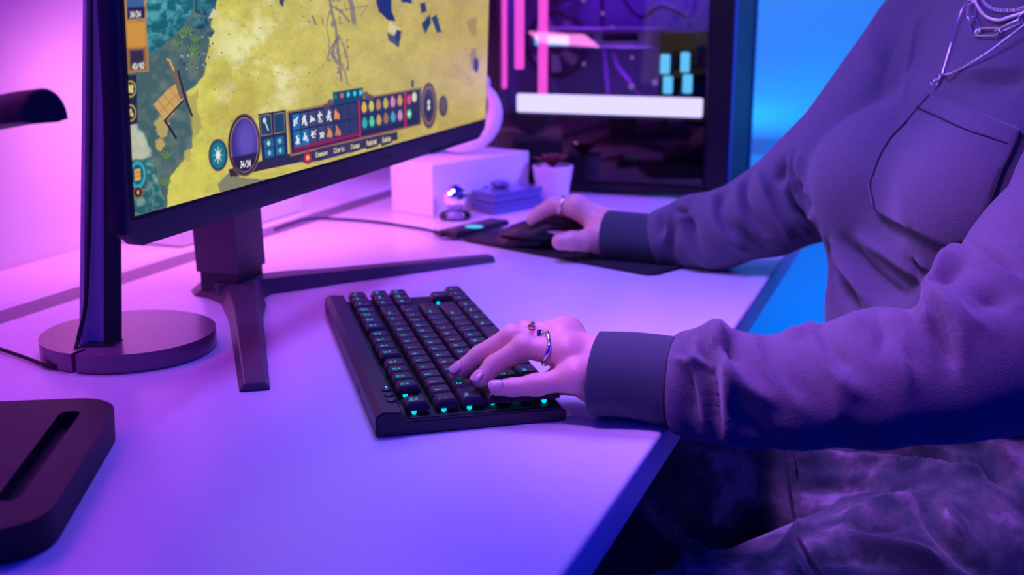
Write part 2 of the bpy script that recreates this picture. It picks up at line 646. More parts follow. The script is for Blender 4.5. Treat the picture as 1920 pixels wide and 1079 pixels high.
def prong(end, w0, w1, h0, h1):
    d = end - hub
    L = np.linalg.norm(d)
    d /= L
    s = np.array([-d[1], d[0], 0])
    rings = []
    for t, w, h in ((-0.10, w0 * 0.9, h0), (0.18, w0, h0 * 0.95), (0.34, (w0 * .45 + w1 * .55), h0 * .68 + h1 * .32), (1.0, w1, h1)):
        c = hub + d * L * t
        rings.append([c - s * w * 0.62, c - s * w * 0.40 + (0, 0, h), c + s * w * 0.40 + (0, 0, h), c + s * w * 0.62])
    V = np.array(rings).reshape(-1, 3)
    V[:, 2] += 0.0006
    F = []
    for k in range(3):
        for i in range(4):
            j = (i + 1) % 4
            F.append([k * 4 + i, k * 4 + j, (k + 1) * 4 + j, (k + 1) * 4 + i])
    F += [[0, 1, 2, 3][::-1], [12, 13, 14, 15]]
    return V, F


for nm, e, w0, w1, h0, h1 in (('foot', at(478, 734, 0.0), 0.036, 0.020, 0.016, 0.0065), ('foot', at(920, 489, 0.0), 0.036, 0.020, 0.016, 0.0065)):
    bm = bmesh.new()
    V, F = prong(np.array([e[0], e[1], 0]), w0, w1, h0, h1)
    vs = [bm.verts.new(v) for v in V]
    for f in F:
        bm.faces.new([vs[i] for i in f])
    bmesh.ops.recalc_face_normals(bm, faces=bm.faces[:])
    bmesh.ops.bevel(bm, geom=bm.edges[:], offset=0.0008, segments=1, affect='EDGES')
    part(nm, from_bm(bm), 'dark_metal', monitor, auto=25)

ho = [at(x, y, 0.0)[:2] for x, y in ((357, 547), (364, 556), (392, 560), (412, 568), (424, 582), (434, 604), (462, 590), (482, 566), (512, 552), (520, 532), (500, 518), (455, 512), (410, 516), (380, 526))]
hc = np.array(hub[:2])
part('heel', prism(ho, 0.0006, 0.0165, 0.0010, 1, top=[hc + (np.array(p) - hc) * (0.55 if i not in (0, 1, 13) else 0.62) for i, p in enumerate(ho)]), 'dark_metal', monitor, auto=20)

# ================================================================== DESK LAMP
LC = np.array([-0.668, 0.797, 0])
LR = 0.0755
lamp = thing('desk_lamp', LC, 'dark lamp with round disc base and slim pole beside the monitor', 'lamp')
foot_px = at(178, 655, 0.0165)
ang = math.atan2(foot_px[1] - LC[1], foot_px[0] - LC[0])
slot = math.atan2(at(138, 665, 0.0165)[1] - LC[1], at(138, 665, 0.0165)[0] - LC[0])
ring = []
N = 96
gap = 0.0022
for i in range(N + 1):
    a = slot + gap / LR + (2 * math.pi - 2 * gap / LR) * i / N
    ring.append((LC[0] + LR * math.cos(a), LC[1] + LR * math.sin(a)))
dv = np.array([math.cos(slot), math.sin(slot)])
nv = np.array([-dv[1], dv[0]])
inner = LC[:2] + dv * (LR - 0.016)
ring = ring + [tuple(inner - nv * gap), tuple(inner + nv * gap)]
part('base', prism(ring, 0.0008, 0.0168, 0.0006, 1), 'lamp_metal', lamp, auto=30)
# pole: an open channel that carries the cable
pb0, pb1 = at(146, 648, 0.0168), at(217, 648, 0.0168)
Dp = proj((pb0 + pb1) / 2)[2]
pt0, pt1 = atd(156, -260, Dp * 1.0), atd(213, -260, Dp * 1.0)


def channel(p0, p1, q0, q1, offs):
    """ring of points across the pole; offs = list of (fraction across, depth away from camera)"""
    back_ = np.array([-math.sin(YAW), math.cos(YAW), 0])
    A_ = [p0 + (p1 - p0) * f + back_ * d for f, d in offs]
    B_ = [q0 + (q1 - q0) * f + back_ * d for f, d in offs]
    n = len(offs)
    V = np.array(A_ + B_)
    F = [list(range(n)), list(range(n, 2 * n))[::-1]] + [[i, n + i, n + (i + 1) % n, (i + 1) % n] for i in range(n)]
    return V, F


part('pole', channel(pb0, pb1, pt0, pt1, [(0.0, 0.004), (0.03, 0.0005), (0.14, 0.0), (0.18, 0.003), (0.20, 0.009), (0.66, 0.009), (0.68, 0.002), (0.70, 0.014), (0.66, 0.018), (0.05, 0.018), (0.0, 0.014)]), 'pole_alu', lamp)
hb = (pt0 + pt1) / 2 + np.array([-math.sin(YAW), math.cos(YAW), 0]) * 0.009
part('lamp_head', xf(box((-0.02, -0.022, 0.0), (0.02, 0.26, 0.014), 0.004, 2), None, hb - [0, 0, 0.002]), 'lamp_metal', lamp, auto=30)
part('pole_side', channel(pb0, pb1, pt0, pt1, [(0.68, 0.0), (0.99, 0.012), (1.0, 0.016), (0.70, 0.020), (0.68, 0.018)]), 'black_satin', lamp)
pf = (pb0 + pb1) / 2
part('foot_block', prism([(pb0 + (pb1 - pb0) * f + np.array([-math.sin(YAW), math.cos(YAW), 0]) * d)[:2] for f, d in ((-0.02, -0.008), (1.0, -0.004), (1.03, 0.016), (-0.02, 0.018))], 0.0165, 0.0178), 'black_satin', lamp)
cbl = [pt0 + (pt1 - pt0) * 0.28, pb0 + (pb1 - pb0) * 0.28 + (pt0 - pb0) * 0.45, pb0 + (pb1 - pb0) * 0.22 + (pt0 - pb0) * 0.12, pb0 + (pb1 - pb0) * 0.06 + np.array([0, 0, 0.010]),
       at(139, 662, 0.014), at(128, 683, 0.003), at(95, 688, 0.003), at(50, 672, 0.003), at(0, 655, 0.003), at(-80, 630, 0.003)]
part('cable', tube(spline(cbl, 8), 0.0017, 8), 'rubber', lamp, smooth=True)

# ================================================================== HEADPHONE STAND (foreground, cut by the frame)
hs_b = at(75, 1000, 0.02)
hs_c = at(230, 750, 0.02)
hd = hs_c - hs_b
hlen = np.linalg.norm(hd[:2])
hd = hd / hlen
hd[2] = 0
hn = np.array([-hd[1], hd[0], 0])                        # towards the left, out of frame
hA = np.stack([hd, hn, [0, 0, 1]], 1)
hO = np.array([hs_b[0], hs_b[1], 0.0])
hs = thing('headphone_stand', hO + hA @ np.array([hlen / 2, 0.07, 0]), 'black headphone stand in the foreground with a slotted rounded base', 'headphone stand')
g0, g1 = (0.030, 0.027), (hlen - 0.030, 0.027)


def hsx(VF):
    return xf(VF, hA, hO)


base_out = rrect(0, 0, hlen, 0.15, 0.032, 8)
groove = rrect(0.040, 0.022, hlen - 0.028, 0.036, 0.006, 5)
bm = bmesh.new()
vt = [bm.verts.new((x, y, 0.0225)) for x, y in base_out]
vg = [bm.verts.new((x, y, 0.0225)) for x, y in groove]
vb = [bm.verts.new((x * 0.97 + 0.002, y, 0.001)) for x, y in base_out]
vm = [bm.verts.new((x, y, 0.0190)) for x, y in base_out]
vd = [bm.verts.new((x, y + 0.001, 0.0120)) for x, y in groove]
es = [bm.edges.new((L[i], L[(i + 1) % len(L)])) for L in (vt, vg) for i in range(len(L))]
bmesh.ops.triangle_fill(bm, edges=es, use_beauty=True)
for A_, B_ in ((vt, vm), (vm, vb)):
    for i in range(len(A_)):
        j = (i + 1) % len(A_)
        bm.faces.new((A_[i], B_[i], B_[j], A_[j]))
for i in range(len(vg)):
    j = (i + 1) % len(vg)
    bm.faces.new((vg[i], vg[j], vd[j], vd[i]))
bm.faces.new(vd)
bm.faces.new(vb[::-1])
bmesh.ops.recalc_face_normals(bm, faces=bm.faces[:])
M('stand_black', (0.022, 0.018, 0.026), 0.50, bump=0.05, bscale=400, spec=0.25)
part('base', hsx(from_bm(bm)), 'stand_black', hs, auto=30)
# saddle at the top and the upright, which stands out of frame
sD = 0.66
s_tip = atd(84, 200, sD)
sdir = -_r * 0.80 + np.array([-math.sin(YAW), math.cos(YAW), 0]) * 0.60
ss = np.array([-sdir[1], sdir[0], 0])
V, F = [], []
for k, (t, sc_, dz) in enumerate(((0.0, 0.94, 0), (0.0015, 1.0, 0), (0.030, 1.0, -0.003), (0.075, 1.0, -0.010), (0.16, 1.0, -0.030))):
    for i in range(17):
        a = math.pi * i / 16
        V.append(s_tip + sdir * t + ss * (0.0150 * sc_ * math.cos(a)) + np.array([0, 0, dz - 0.0080 + 0.0185 * sc_ * math.sin(a)]))
    V.append(s_tip + sdir * t + ss * (-0.008 * sc_) + np.array([0, 0, dz - 0.0095]))
    V.append(s_tip + sdir * t + ss * (0.008 * sc_) + np.array([0, 0, dz - 0.0095]))
n = 19
for k in range(4):
    for i in range(n):
        j = (i + 1) % n
        F.append([k * n + i, k * n + j, (k + 1) * n + j, (k + 1) * n + i])
F += [list(range(n)), list(range(4 * n, 5 * n))[::-1]]
part('saddle', (np.array(V), F), 'stand_black', hs, auto=40)
p_up = s_tip + sdir * 0.11 + np.array([0, 0, -0.02])
p_dn = np.array([p_up[0], p_up[1], 0.02])
q = hO + hA @ np.array([hlen * 0.5, 0.11, 0.02])
part('upright', tube(spline([q, q * 0.7 + p_up * 0.3 + (0, 0, 0.02), q * 0.3 + p_up * 0.7 + (0, 0, 0.02), p_up - (0, 0, 0.01)], 10), 0.011, 14), 'stand_black', hs, smooth=True)

# ------------------------------------------------------------------ the picture on the screen: a dense grid of lit points, coloured one by one
_px = np.linspace(243, 905, 600)
_py = 405 + (_px - 243) * (222 - 405) / (905 - 243)
_R = _f + _r * ((_px[:, None] - 960) / FPX) + _u * ((539.5 - _py[:, None]) / FPX)
_t = ((SO - EYE) @ E3) / (_R @ E3)
gu = (EYE + _R * _t[:, None] - SO) @ E1
gv = np.concatenate([np.arange(0, 0.205, 0.00062), np.linspace(0.2065, SH_, 130)])
GU, GV = np.meshgrid(gu, gv, indexing='ij')
G3 = SO + GU[..., None] * E1 + GV[..., None] * E2 + E3 * 0.0042
X, Y, _ = proj(G3.reshape(-1, 3))
IMG = np.zeros((len(X), 3))


def vnoise(x, y, s, seed=0):
    x, y = x / s, y / s
    xi, yi = np.floor(x).astype(np.int64), np.floor(y).astype(np.int64)
    fx, fy = x - xi, y - yi
    fx, fy = fx * fx * (3 - 2 * fx), fy * fy * (3 - 2 * fy)

    def h(a, b):
        n = (a * 374761393 + b * 668265263 + seed * 974711) & 0x7fffffff
        n = ((n ^ (n >> 13)) * 1274126177) & 0x7fffffff
        return ((n ^ (n >> 16)) & 0xffff) / 65535.0
    return (h(xi, yi) * (1 - fx) + h(xi + 1, yi) * fx) * (1 - fy) + (h(xi, yi + 1) * (1 - fx) + h(xi + 1, yi + 1) * fx) * fy


def fbm(x, y, s, seed=0, o=4):
    r, a, t = 0, 1.0, 0
    for i in range(o):
        r = r + a * vnoise(x, y, s / 2 ** i, seed + i)
        t += a
        a *= 0.55
    return r / t


def blend(mask, col, sel=None):
    c = s2l(col) if np.ndim(col) == 1 else col
    if sel is None:
        IMG[:] = IMG * (1 - mask[:, None]) + c * mask[:, None]
    else:
        IMG[sel] = IMG[sel] * (1 - mask[:, None]) + c * mask[:, None]


def poly_m(pts, soft=1.2, wob=0.0, ws=14.0, seed=1):
    pts = np.asarray(pts, float)
    lo, hi = pts.min(0) - 4 - wob, pts.max(0) + 4 + wob
    sel = np.where((X > lo[0]) & (X < hi[0]) & (Y > lo[1]) & (Y < hi[1]))[0]
    x, y = X[sel].copy(), Y[sel].copy()
    if wob:
        dx = (fbm(x, y, ws, seed) - 0.5) * 2 * wob
        dy = (fbm(x, y, ws, seed + 9) - 0.5) * 2 * wob
        x, y = x + dx, y + dy
    inside = np.zeros(len(sel), bool)
    dist = np.full(len(sel), 1e9)
    n = len(pts)
    for i in range(n):
        a, b = pts[i], pts[(i + 1) % n]
        c = (a[1] > y) != (b[1] > y)
        with np.errstate(divide='ignore', invalid='ignore'):
            inside ^= c & (x < (b[0] - a[0]) * (y - a[1]) / (b[1] - a[1] + 1e-12) + a[0])
        ab = b - a
        t = np.clip(((x - a[0]) * ab[0] + (y - a[1]) * ab[1]) / (ab @ ab + 1e-12), 0, 1)
        dist = np.minimum(dist, np.hypot(x - a[0] - t * ab[0], y - a[1] - t * ab[1]))
    sd = np.where(inside, -dist, dist)
    return np.clip(0.5 - sd / soft, 0, 1), sel


def poly(pts, col, soft=1.2, wob=0.0, ws=14.0, seed=1, a=1.0):
    m, sel = poly_m(pts, soft, wob, ws, seed)
    blend(m * a, np.asarray(col, float), sel)


def elli(cx, cy, rx, ry, col, soft=1.2, a=1.0, ring=None):
    sel = np.where((np.abs(X - cx) < rx + 4) & (np.abs(Y - cy) < ry + 4))[0]
    k = np.hypot((X[sel] - cx) / rx, (Y[sel] - cy) / ry)
    m = np.clip(0.5 - (k - 1) * min(rx, ry) / soft, 0, 1)
    if ring:
        m = m * np.clip(0.5 + (k - 1 + ring / min(rx, ry)) * min(rx, ry) / soft, 0, 1)
    blend(m * a, np.asarray(col, float), sel)


def line(pts, w, col, soft=1.0, a=1.0):
    pts = np.asarray(pts, float)
    lo, hi = pts.min(0) - w - 3, pts.max(0) + w + 3
    sel = np.where((X > lo[0]) & (X < hi[0]) & (Y > lo[1]) & (Y < hi[1]))[0]
    d = np.full(len(sel), 1e9)
    for i in range(len(pts) - 1):
        p, q = pts[i], pts[i + 1]
        ab = q - p
        t = np.clip(((X[sel] - p[0]) * ab[0] + (Y[sel] - p[1]) * ab[1]) / (ab @ ab + 1e-12), 0, 1)
        d = np.minimum(d, np.hypot(X[sel] - p[0] - t * ab[0], Y[sel] - p[1] - t * ab[1]))
    blend(np.clip(0.5 - (d - w / 2) / soft, 0, 1) * a, np.asarray(col, float), sel)


FONT = {'0': '01110100011000110001100011000101110', '3': '11110000010000101110000010000111110', '4': '00010001100101010010111110001000010', '/': '00001000010001000100010001000010000',
        'C': '01110100011000010000100001000101110', 'o': '00000000000111010001100011000101110', 'm': '00000000001101010101101011010110101', 'n': '00000000001011011001100011000110001',
        'l': '01100001000010000100001000010001110', 'e': '00000000000111010001111111000001110', 'r': '00000000001011011001100001000010000', 'i': '00100000000110000100001000010001110',
        'c': '00000000000111010000100001000101110', 'I': '01110001000010000100001000010001110', 't': '01000010001110001000010000100100110', 's': '00000000000111110000011100000111110',
        'P': '11110100011000111110100001000010000', 'a': '00000000000111000001011111000101111', 'v': '00000000001000110001100010101000100', 'u': '00000000001000110001100011001101101'}


def text(s, x, y, w, h, slope, col):
    """s in a box of width w and cap height h, left end at x, y"""
    cw = w / (len(s) * 6 - 1)
    for i, ch in enumerate(s):
        for r in range(7):
            for c in range(5):
                if FONT[ch][r * 5 + c] == '1':
                    u_ = (i * 6 + c + 0.5) * cw
                    elli(x + u_, y + slope * u_ + (r + 0.5) * h / 7, cw * 0.75, h / 7 * 0.75, col, 0.9)


# sand
n1, n2, n3 = fbm(X, Y, 90, 3), fbm(X, Y, 22, 17), fbm(X, Y, 6, 31, 3)
k = np.clip((X - 380) / 480, 0, 1)[:, None]
IMG[:] = s2l((206, 198, 74)) * (1 - k) + s2l((190, 166, 76)) * k
IMG *= (0.72 + 0.42 * n2 + 0.22 * n3)[:, None]
hl = np.clip((fbm(X, Y, 46, 55) - 0.50) * 5, 0, 1) * np.exp(-(((X - 490) / 90) ** 2 + ((Y - 120) / 120) ** 2))
blend(np.clip(hl * 1.2, 0, 0.85), np.array((236, 234, 168.)))
blend(np.clip((0.42 - n1) * 3, 0, 0.5), np.array((176, 150, 40.)))
speck = np.clip((vnoise(X, Y, 4.0, 77) - 0.86) * 8, 0, 1)
blend(speck * 0.35 * (X > 350), np.array((120, 105, 40.)))
# shaded ground on the left
sh_ = [(190, -420), (300, -420), (372, -330), (352, -240), (420, -150), (430, -60), (406, 0), (397, 40), (393, 70), (391, 97), (383, 136), (367, 160), (350, 172), (356, 205), (363, 250), (360, 275), (336, 311), (320, 330), (314, 374), (312, 392), (235, 415)]
poly(sh_, (66, 98, 92), 3, 4, 16, 5)
m_, s_ = poly_m(sh_, 3, 4, 16, 5)
blend(m_ * np.clip((fbm(X[s_], Y[s_], 18, 8) - 0.42) * 2.2, 0, 0.7), np.array((112, 128, 108.)), s_)
for cx, cy, rx, ry in ((304, 238, 14, 20), (300, 272, 8, 12), (318, 212, 8, 9), (352, 290, 7, 14)):
    poly([(cx + rx * math.cos(t), cy + ry * math.sin(t)) for t in np.linspace(0, 6.28, 14)], (196, 172, 80), 2.5, 5, 8, 3, 0.85)
poly([(408, 346), (428, 326), (462, 334), (500, 338), (488, 352), (455, 350), (430, 362), (412, 360)], (108, 112, 96), 3, 4, 10, 6, 0.85)
poly([(352, 180), (372, 172), (368, 200), (380, 240), (362, 262)], (150, 140, 70), 4, 5, 10, 7, 0.6)


def rock(pts, dark, lite, seed, wob=2):
    poly(pts, dark, 1.6, wob, 10, seed)
    m, s = poly_m(pts, 1.6, wob, 10, seed)
    blend(m * np.clip((fbm(X[s], Y[s], 14, seed + 3) - 0.45) * 4, 0, 0.9), np.asarray(lite, float), s)
    p = np.asarray(pts, float)
    blend(m * np.clip((Y[s] - p[:, 1].mean()) / (np.ptp(p[:, 1]) * 0.5), 0, 1) * 0.45, np.asarray(dark, float) * 0.45, s)


rock([(270, -60), (262, -130), (300, -165), (345, -140), (362, -60), (362, 12), (354, 35), (328, 66), (297, 93), (284, 101), (274, 78)], (22, 104, 112), (92, 176, 184), 21)
rock([(364, -30), (378, -70), (400, -62), (409, -30), (403, 22), (383, 30), (365, 23)], (26, 92, 104), (80, 150, 160), 25)
rock([(357, 40), (372, 30), (388, 32), (392, 46), (376, 56), (361, 52)], (30, 78, 82), (70, 130, 130), 27)
rock([(386, 56), (396, 51), (402, 60), (395, 70), (387, 66)], (40, 72, 74), (90, 120, 116), 28)
poly([(391, 35), (400, 16), (413, 25), (405, 32)], (214, 206, 160), 1.4, 1)
rock([(236, 226), (254, 229), (274, 257), (286, 296), (293, 331), (301, 358), (312, 384), (236, 410)], (34, 112, 106), (150, 186, 160), 33)
m_, s_ = poly_m([(236, 226), (254, 229), (272, 257), (284, 292), (270, 300), (240, 300)], 6, 4, 10, 34)
blend(m_ * 0.75, np.array((206, 204, 176.)), s_)
for cx, cy in ((331, 82), (350, 60), (366, 74), (360, 104), (362, 92), (311, 293), (309, 343), (345, 66)):
    for j in range(9):
        a_ = -2.6 + j * 0.26
        line([(cx + (j - 4) * 0.8, cy + 4), (cx + (j - 4) * 1.2 + 9 * math.cos(a_), cy + 3 + 12 * math.sin(a_))], 1.6, (118, 152, 34) if j % 2 else (70, 116, 40), 1.0, 0.9)
rs = random.Random(3)
for i in range(34):
    cx, cy = rs.uniform(335, 400), rs.uniform(60, 130)
    elli(cx, cy, rs.uniform(1, 3), rs.uniform(1, 2.4), rs.choice([(60, 80, 80), (150, 160, 150), (40, 60, 66)]), 1.2)
for i in range(60):
    cx, cy = rs.uniform(400, 880), rs.uniform(-20, 240)
    elli(cx, cy, rs.uniform(0.8, 2.6), rs.uniform(0.8, 1.8), rs.choice([(120, 100, 40), (90, 82, 60), (150, 120, 50)]), 1.3, 0.7)
# folding wooden chair standing in the shade
poly([(288, 196), (314, 168), (329, 158), (346, 186), (309, 227)], (206, 164, 84), 1.2)
for a_, b_ in (((296, 187), (318, 216)), ((306, 177), (330, 205)), ((318, 165), (340, 193)), ((299, 211), (338, 172))):
    line([a_, b_], 1.2, (150, 108, 52))
poly([(312, 110), (318, 110), (335, 134), (347, 184), (338, 186), (326, 150)], (120, 100, 66), 1.2)
line([(313, 111), (318, 113), (326, 132)], 2.2, (230, 196, 130))
line([(334, 134), (346, 180), (360, 217)], 4.2, (46, 34, 36))
line([(309, 226), (330, 259)], 4.6, (30, 26, 34))
line([(309, 226), (344, 188)], 3.2, (44, 34, 34))
# branch shadows and stones on the sand
for pts, w in (([(612, -40), (620, 10), (630, 55), (632, 75), (636, 110), (640, 150)], 5), ([(620, 10), (640, 22), (655, 40)], 4), ([(650, -20), (660, 12), (664, 42)], 9), ([(618, 20), (612, 50), (618, 80)], 2), ([(632, 72), (622, 100), (632, 118)], 6), ([(640, 78), (650, 100), (654, 132)], 3), ([(636, 70), (618, 92), (614, 112)], 3), ([(640, 20), (690, 10), (676, 30)], 2), ([(636, 110), (648, 140), (652, 158)], 3), ([(586, 30), (592, 46)], 4), ([(604, 36), (606, 46)], 3)):
    line(pts, w, (118, 106, 104), 2.0, 0.78)
for i in range(40):
    cx, cy = rs.gauss(638, 14), rs.uniform(-5, 140)
    elli(cx, cy, rs.uniform(1.5, 4), rs.uniform(1.5, 5), (122, 108, 108), 2, 0.6)
for pts, c in (([(700, -24), (716, -44), (735, -30), (734, 20), (742, 40), (728, 38), (710, 22)], (28, 44, 96)), ([(726, 62), (736, 66), (752, 68), (747, 90), (728, 74)], (70, 84, 110)), ([(730, 40), (748, 52), (753, 60), (742, 66), (727, 58)], (214, 206, 140)), ([(744, 56), (753, 58), (748, 88), (740, 66)], (36, 62, 92)),
               ([(788, 6), (798, 4), (800, 22), (790, 24)], (44, 58, 96)), ([(790, 46), (806, 26), (808, 44), (798, 64)], (36, 62, 92)), ([(808, 34), (818, 26), (828, 60), (820, 62)], (40, 66, 96)), ([(760, -40), (772, -40), (772, 6), (752, 4)], (36, 48, 90)), ([(520, -40), (536, -40), (532, 14), (524, 6)], (60, 72, 90))):
    poly(pts, c, 2.0, 1.5, 6, 2)
poly([(874, 40), (894, 30), (894, 70), (884, 66)], (150, 118, 74), 4, 4, 8, 5, 0.6)
poly([(880, 96), (894, 90), (894, 135), (884, 130)], (118, 92, 70), 4, 4, 8, 6, 0.6)
elli(893, 122, 5, 14, (26, 36, 60), 2)

# ---- interface: party frames (portraits left plain), round buttons
GOLD, DARK = (196, 138, 44), (26, 26, 56)
poly([(228, -58), (273, -60), (275, 38), (235, 40)], GOLD, 1.2)
poly([(233, -54), (268, -56), (271, 34), (239, 36)], (58, 96, 146), 1.2)
poly([(239, 14), (272, 12), (271, 34), (239, 36)], (44, 26, 66), 4)
poly([(235, 41), (274, 39), (279, 134), (238, 138)], GOLD, 1.2)
poly([(239, 45), (270, 43), (274, 130), (242, 133)], (208, 148, 42), 1.2)
poly([(240, 92), (272, 90), (274, 130), (242, 133)], (52, 40, 54), 10)
text('34/34', 244, 22, 20, 11, -0.05, (236, 232, 220))
text('40/40', 248, 119, 22, 11, -0.08, (236, 232, 220))
poly([(233, 142), (256, 140), (258, 232), (236, 236)], (30, 36, 52), 2)
for cy in (167, 212):
    elli(244.5, cy, 11, 16, (188, 158, 60), 1.2)
    elli(244.5, cy, 9, 13, (40, 40, 46), 1.2)
    for dx, dy in ((-3, -4), (3, -4), (-3, 4), (3, 4), (0, 0)) if cy == 167 else ((-3, 3), (3, 3), (0, -4)):
        elli(244.5 + dx, cy + dy, 2.8, 3.8, (226, 206, 104), 1.2)
elli(258, 330, 18.5, 31, (120, 82, 40), 1.5)
elli(258, 329, 17, 28.5, (18, 34, 50), 1.5)
elli(258, 328, 15.5, 26, (24, 176, 190), 2)
elli(258, 328, 11, 19, (14, 84, 104), 3)
poly([(252, 318), (263, 316), (264, 338), (253, 340)], (222, 172, 52), 1.2)
line([(255, 324), (262, 323)], 1.6, (110, 70, 20))
line([(255, 331), (262, 330)], 1.6, (110, 70, 20))
elli(259, 361, 9, 11, (150, 92, 36), 1.2)
elli(259, 361, 7, 9, (30, 22, 30), 1.2)
elli(259, 361, 2.2, 4, (226, 180, 60), 1.2)
# left end of the action bar
poly([(428, 318), (560, 284), (745, 247), (746, 262), (560, 305), (432, 332)], (46, 36, 56), 1.5)
for i in range(30):
    x_ = 440 + i * 3.2
    poly([(x_, 329 - i * 0.86), (x_ + 2.4, 328.4 - i * 0.86), (x_ + 1.2, 334 - i * 0.86)], (40, 30, 44), 0.8)
elli(409, 291, 18.5, 31, (150, 112, 54), 1.3)
elli(409, 291, 17, 29, (16, 62, 78), 1.3)
elli(409, 291, 14, 25, (22, 120, 132), 2.5)
for a_ in np.linspace(0, 6.28, 9)[:-1]:
    line([(409, 291), (409 + 8 * math.cos(a_), 291 + 15 * math.sin(a_))], 1.8, (196, 206, 204))
elli(409, 291, 4, 7, (236, 238, 236), 1.5)
elli(458, 272, 31, 59, (128, 92, 50), 1.4)
elli(458, 272, 29, 56.5, (34, 28, 44), 1.4)
elli(458, 272, 26.5, 52, (168, 128, 60), 1.2)
elli(458, 272, 25, 50, (64, 50, 132), 1.4)
elli(462, 262, 17, 34, (96, 78, 178), 14)
poly([(434, 296), (482, 286), (478, 306), (466, 320), (452, 322), (440, 312)], (40, 26, 48), 4)
text('34/34', 451, 303, 19, 12, -0.14, (240, 238, 232))
poly([(484, 214), (536, 206), (540, 296), (492, 306)], (36, 40, 62), 1.4)
for q in ([(486, 217), (508, 214), (511, 252), (490, 256)], [(513, 213), (533, 210), (535, 248), (514, 252)]):
    poly(q, (152, 118, 58), 1.2)
    poly([(np.array(p) - np.mean(q, 0)) * 0.90 + np.mean(q, 0) for p in q], (24, 66, 92), 1.2)
line([(497, 228), (503, 244)], 2.4, (206, 214, 214))
elli(496, 226, 3.5, 5, (206, 214, 214))
for q in ([(494, 262), (512, 259), (513, 275), (496, 279)], [(516, 258), (532, 255), (533, 271), (517, 274)], [(496, 281), (513, 277), (514, 293), (498, 297)], [(517, 276), (533, 273), (534, 289), (518, 292)]):
    poly(q, (20, 104, 148), 1.2)
    c_ = np.mean(q, 0)
    elli(c_[0], c_[1], 3, 4.5, (220, 214, 150) if q[0][0] < 495 else (150, 190, 204), 1.2)
# action bar
A0, A1, A2, A3 = (np.array(p, float) for p in ((541, 212), (788, 167), (788, 232), (547, 289)))


def bar(s, t):
    return (A0 * (1 - s) + A1 * s) * (1 - t) + (A3 * (1 - s) + A2 * s) * t


def cell(s0, t0, s1, t1, col, soft=1.1, a=1.0):
    poly([bar(s0, t0), bar(s1, t0), bar(s1, t1), bar(s0, t1)], col, soft, a=a)


cell(-0.012, -0.05, 1.01, 1.05, (150, 116, 58))
cell(0, 0, 1, 1, (30, 34, 62))
cell(0.02, 0.86, 0.53, 0.93, (150, 18, 60))
cell(0.02, 0.965, 0.90, 1.0, (112, 22, 62))
rs2 = random.Random(12)
for row in range(2):
    t0, t1 = 0.06 + row * 0.42, 0.44 + row * 0.42
    for i in range(8):
        s0 = 0.025 + i * 0.062
        blue = (i, row) in ((0, 0), (0, 1), (1, 1))
        cell(s0, t0, s0 + 0.056, t1, (18, 112, 168) if blue else ((66, 68, 96) if i < 5 else (48, 54, 86)))
        if i < 5 - (row == 1):
            c_ = bar(s0 + 0.028, (t0 + t1) / 2)
            for j in range(3):
                p_ = [(c_[0] + rs2.uniform(-5, 5), c_[1] + rs2.uniform(-10, 10)) for _ in range(4)]
                line(p_, 1.7, (232, 236, 240), 1.0)
        elif i < 6:
            c_ = bar(s0 + 0.028, (t0 + t1) / 2)
            poly([(c_[0] - 5, c_[1] + 10), (c_[0] - 3, c_[1] - 10), (c_[0] + 5, c_[1] + 2), (c_[0] + 5, c_[1] + 10)], (226, 140, 54) if (i + row) % 2 else (214, 120, 70), 1.5, 2, 5, i)
    cols = [[(230, 180, 40), (214, 196, 70), (190, 130, 70), (196, 176, 60), (226, 130, 170), (206, 160, 60)], [(40, 178, 178), (70, 214, 160), (206, 160, 60), (160, 112, 50), (70, 160, 206), (206, 140, 176)]][row]
    for i in range(6):
        s0 = 0.548 + i * 0.0545
        cell(s0, t0 - 0.02, s0 + 0.049, t1 - 0.02, (44, 50, 84))
        c_ = bar(s0 + 0.0245, (t0 + t1) / 2 - 0.02)
        elli(c_[0], c_[1], 4.6, 9.0 if row == 0 else 8.5, cols[i], 1.6)
        elli(c_[0] - 0.5, c_[1] - 8, 2.2, 3.5, cols[i], 1.4)
for s in (0.533, 0.885):
    line([bar(s, 0.02), bar(s, 0.98)], 3.4, (206, 20, 52), 1.2)
for s, t, c in ((0.915, 0.25, (206, 80, 120)), (0.955, 0.2, (226, 220, 170)), (0.915, 0.65, (60, 206, 160))):
    c_ = bar(s, t)
    elli(c_[0], c_[1], 4.2, 9, c, 1.5)
c_ = bar(0.915, 0.65)
elli(c_[0], c_[1], 1.8, 4, (230, 246, 230), 1.5)
poly([(624, 173), (680, 164), (681, 187), (625, 197)], (12, 70, 92), 1.3)
for x_, c in ((629, (30, 110, 130)), (641, (226, 96, 48)), (653, (64, 220, 224)), (665, (60, 212, 226)), (676, (70, 214, 226))):
    elli(x_, 182 - (x_ - 624) * 0.16, 2.8, 5, c, 1.4)
for cx, cy in ((612, 200), (620, 192), (686, 178), (694, 183)):
    elli(cx, cy, 6, 6, (92, 66, 70), 2, 0.9)
# end-of-turn dial
elli(804, 198, 15, 43, (46, 40, 62), 1.6)
elli(804, 198, 12.5, 37, (150, 106, 78), 1.8)
elli(804, 198, 10.5, 32, (52, 48, 72), 1.8)
elli(804, 198, 6, 19, (20, 22, 40), 2.5)
elli(804, 192, 2.4, 5, (214, 220, 226), 1.4)
elli(804, 202, 2.4, 5, (214, 220, 226), 1.4)
elli(831, 199, 8.5, 20, (66, 54, 64), 1.6)
elli(831, 199, 5, 13, (96, 76, 60), 1.8)
poly([(771, 150), (776, 150), (776, 164), (771, 164)], (60, 66, 70), 2)
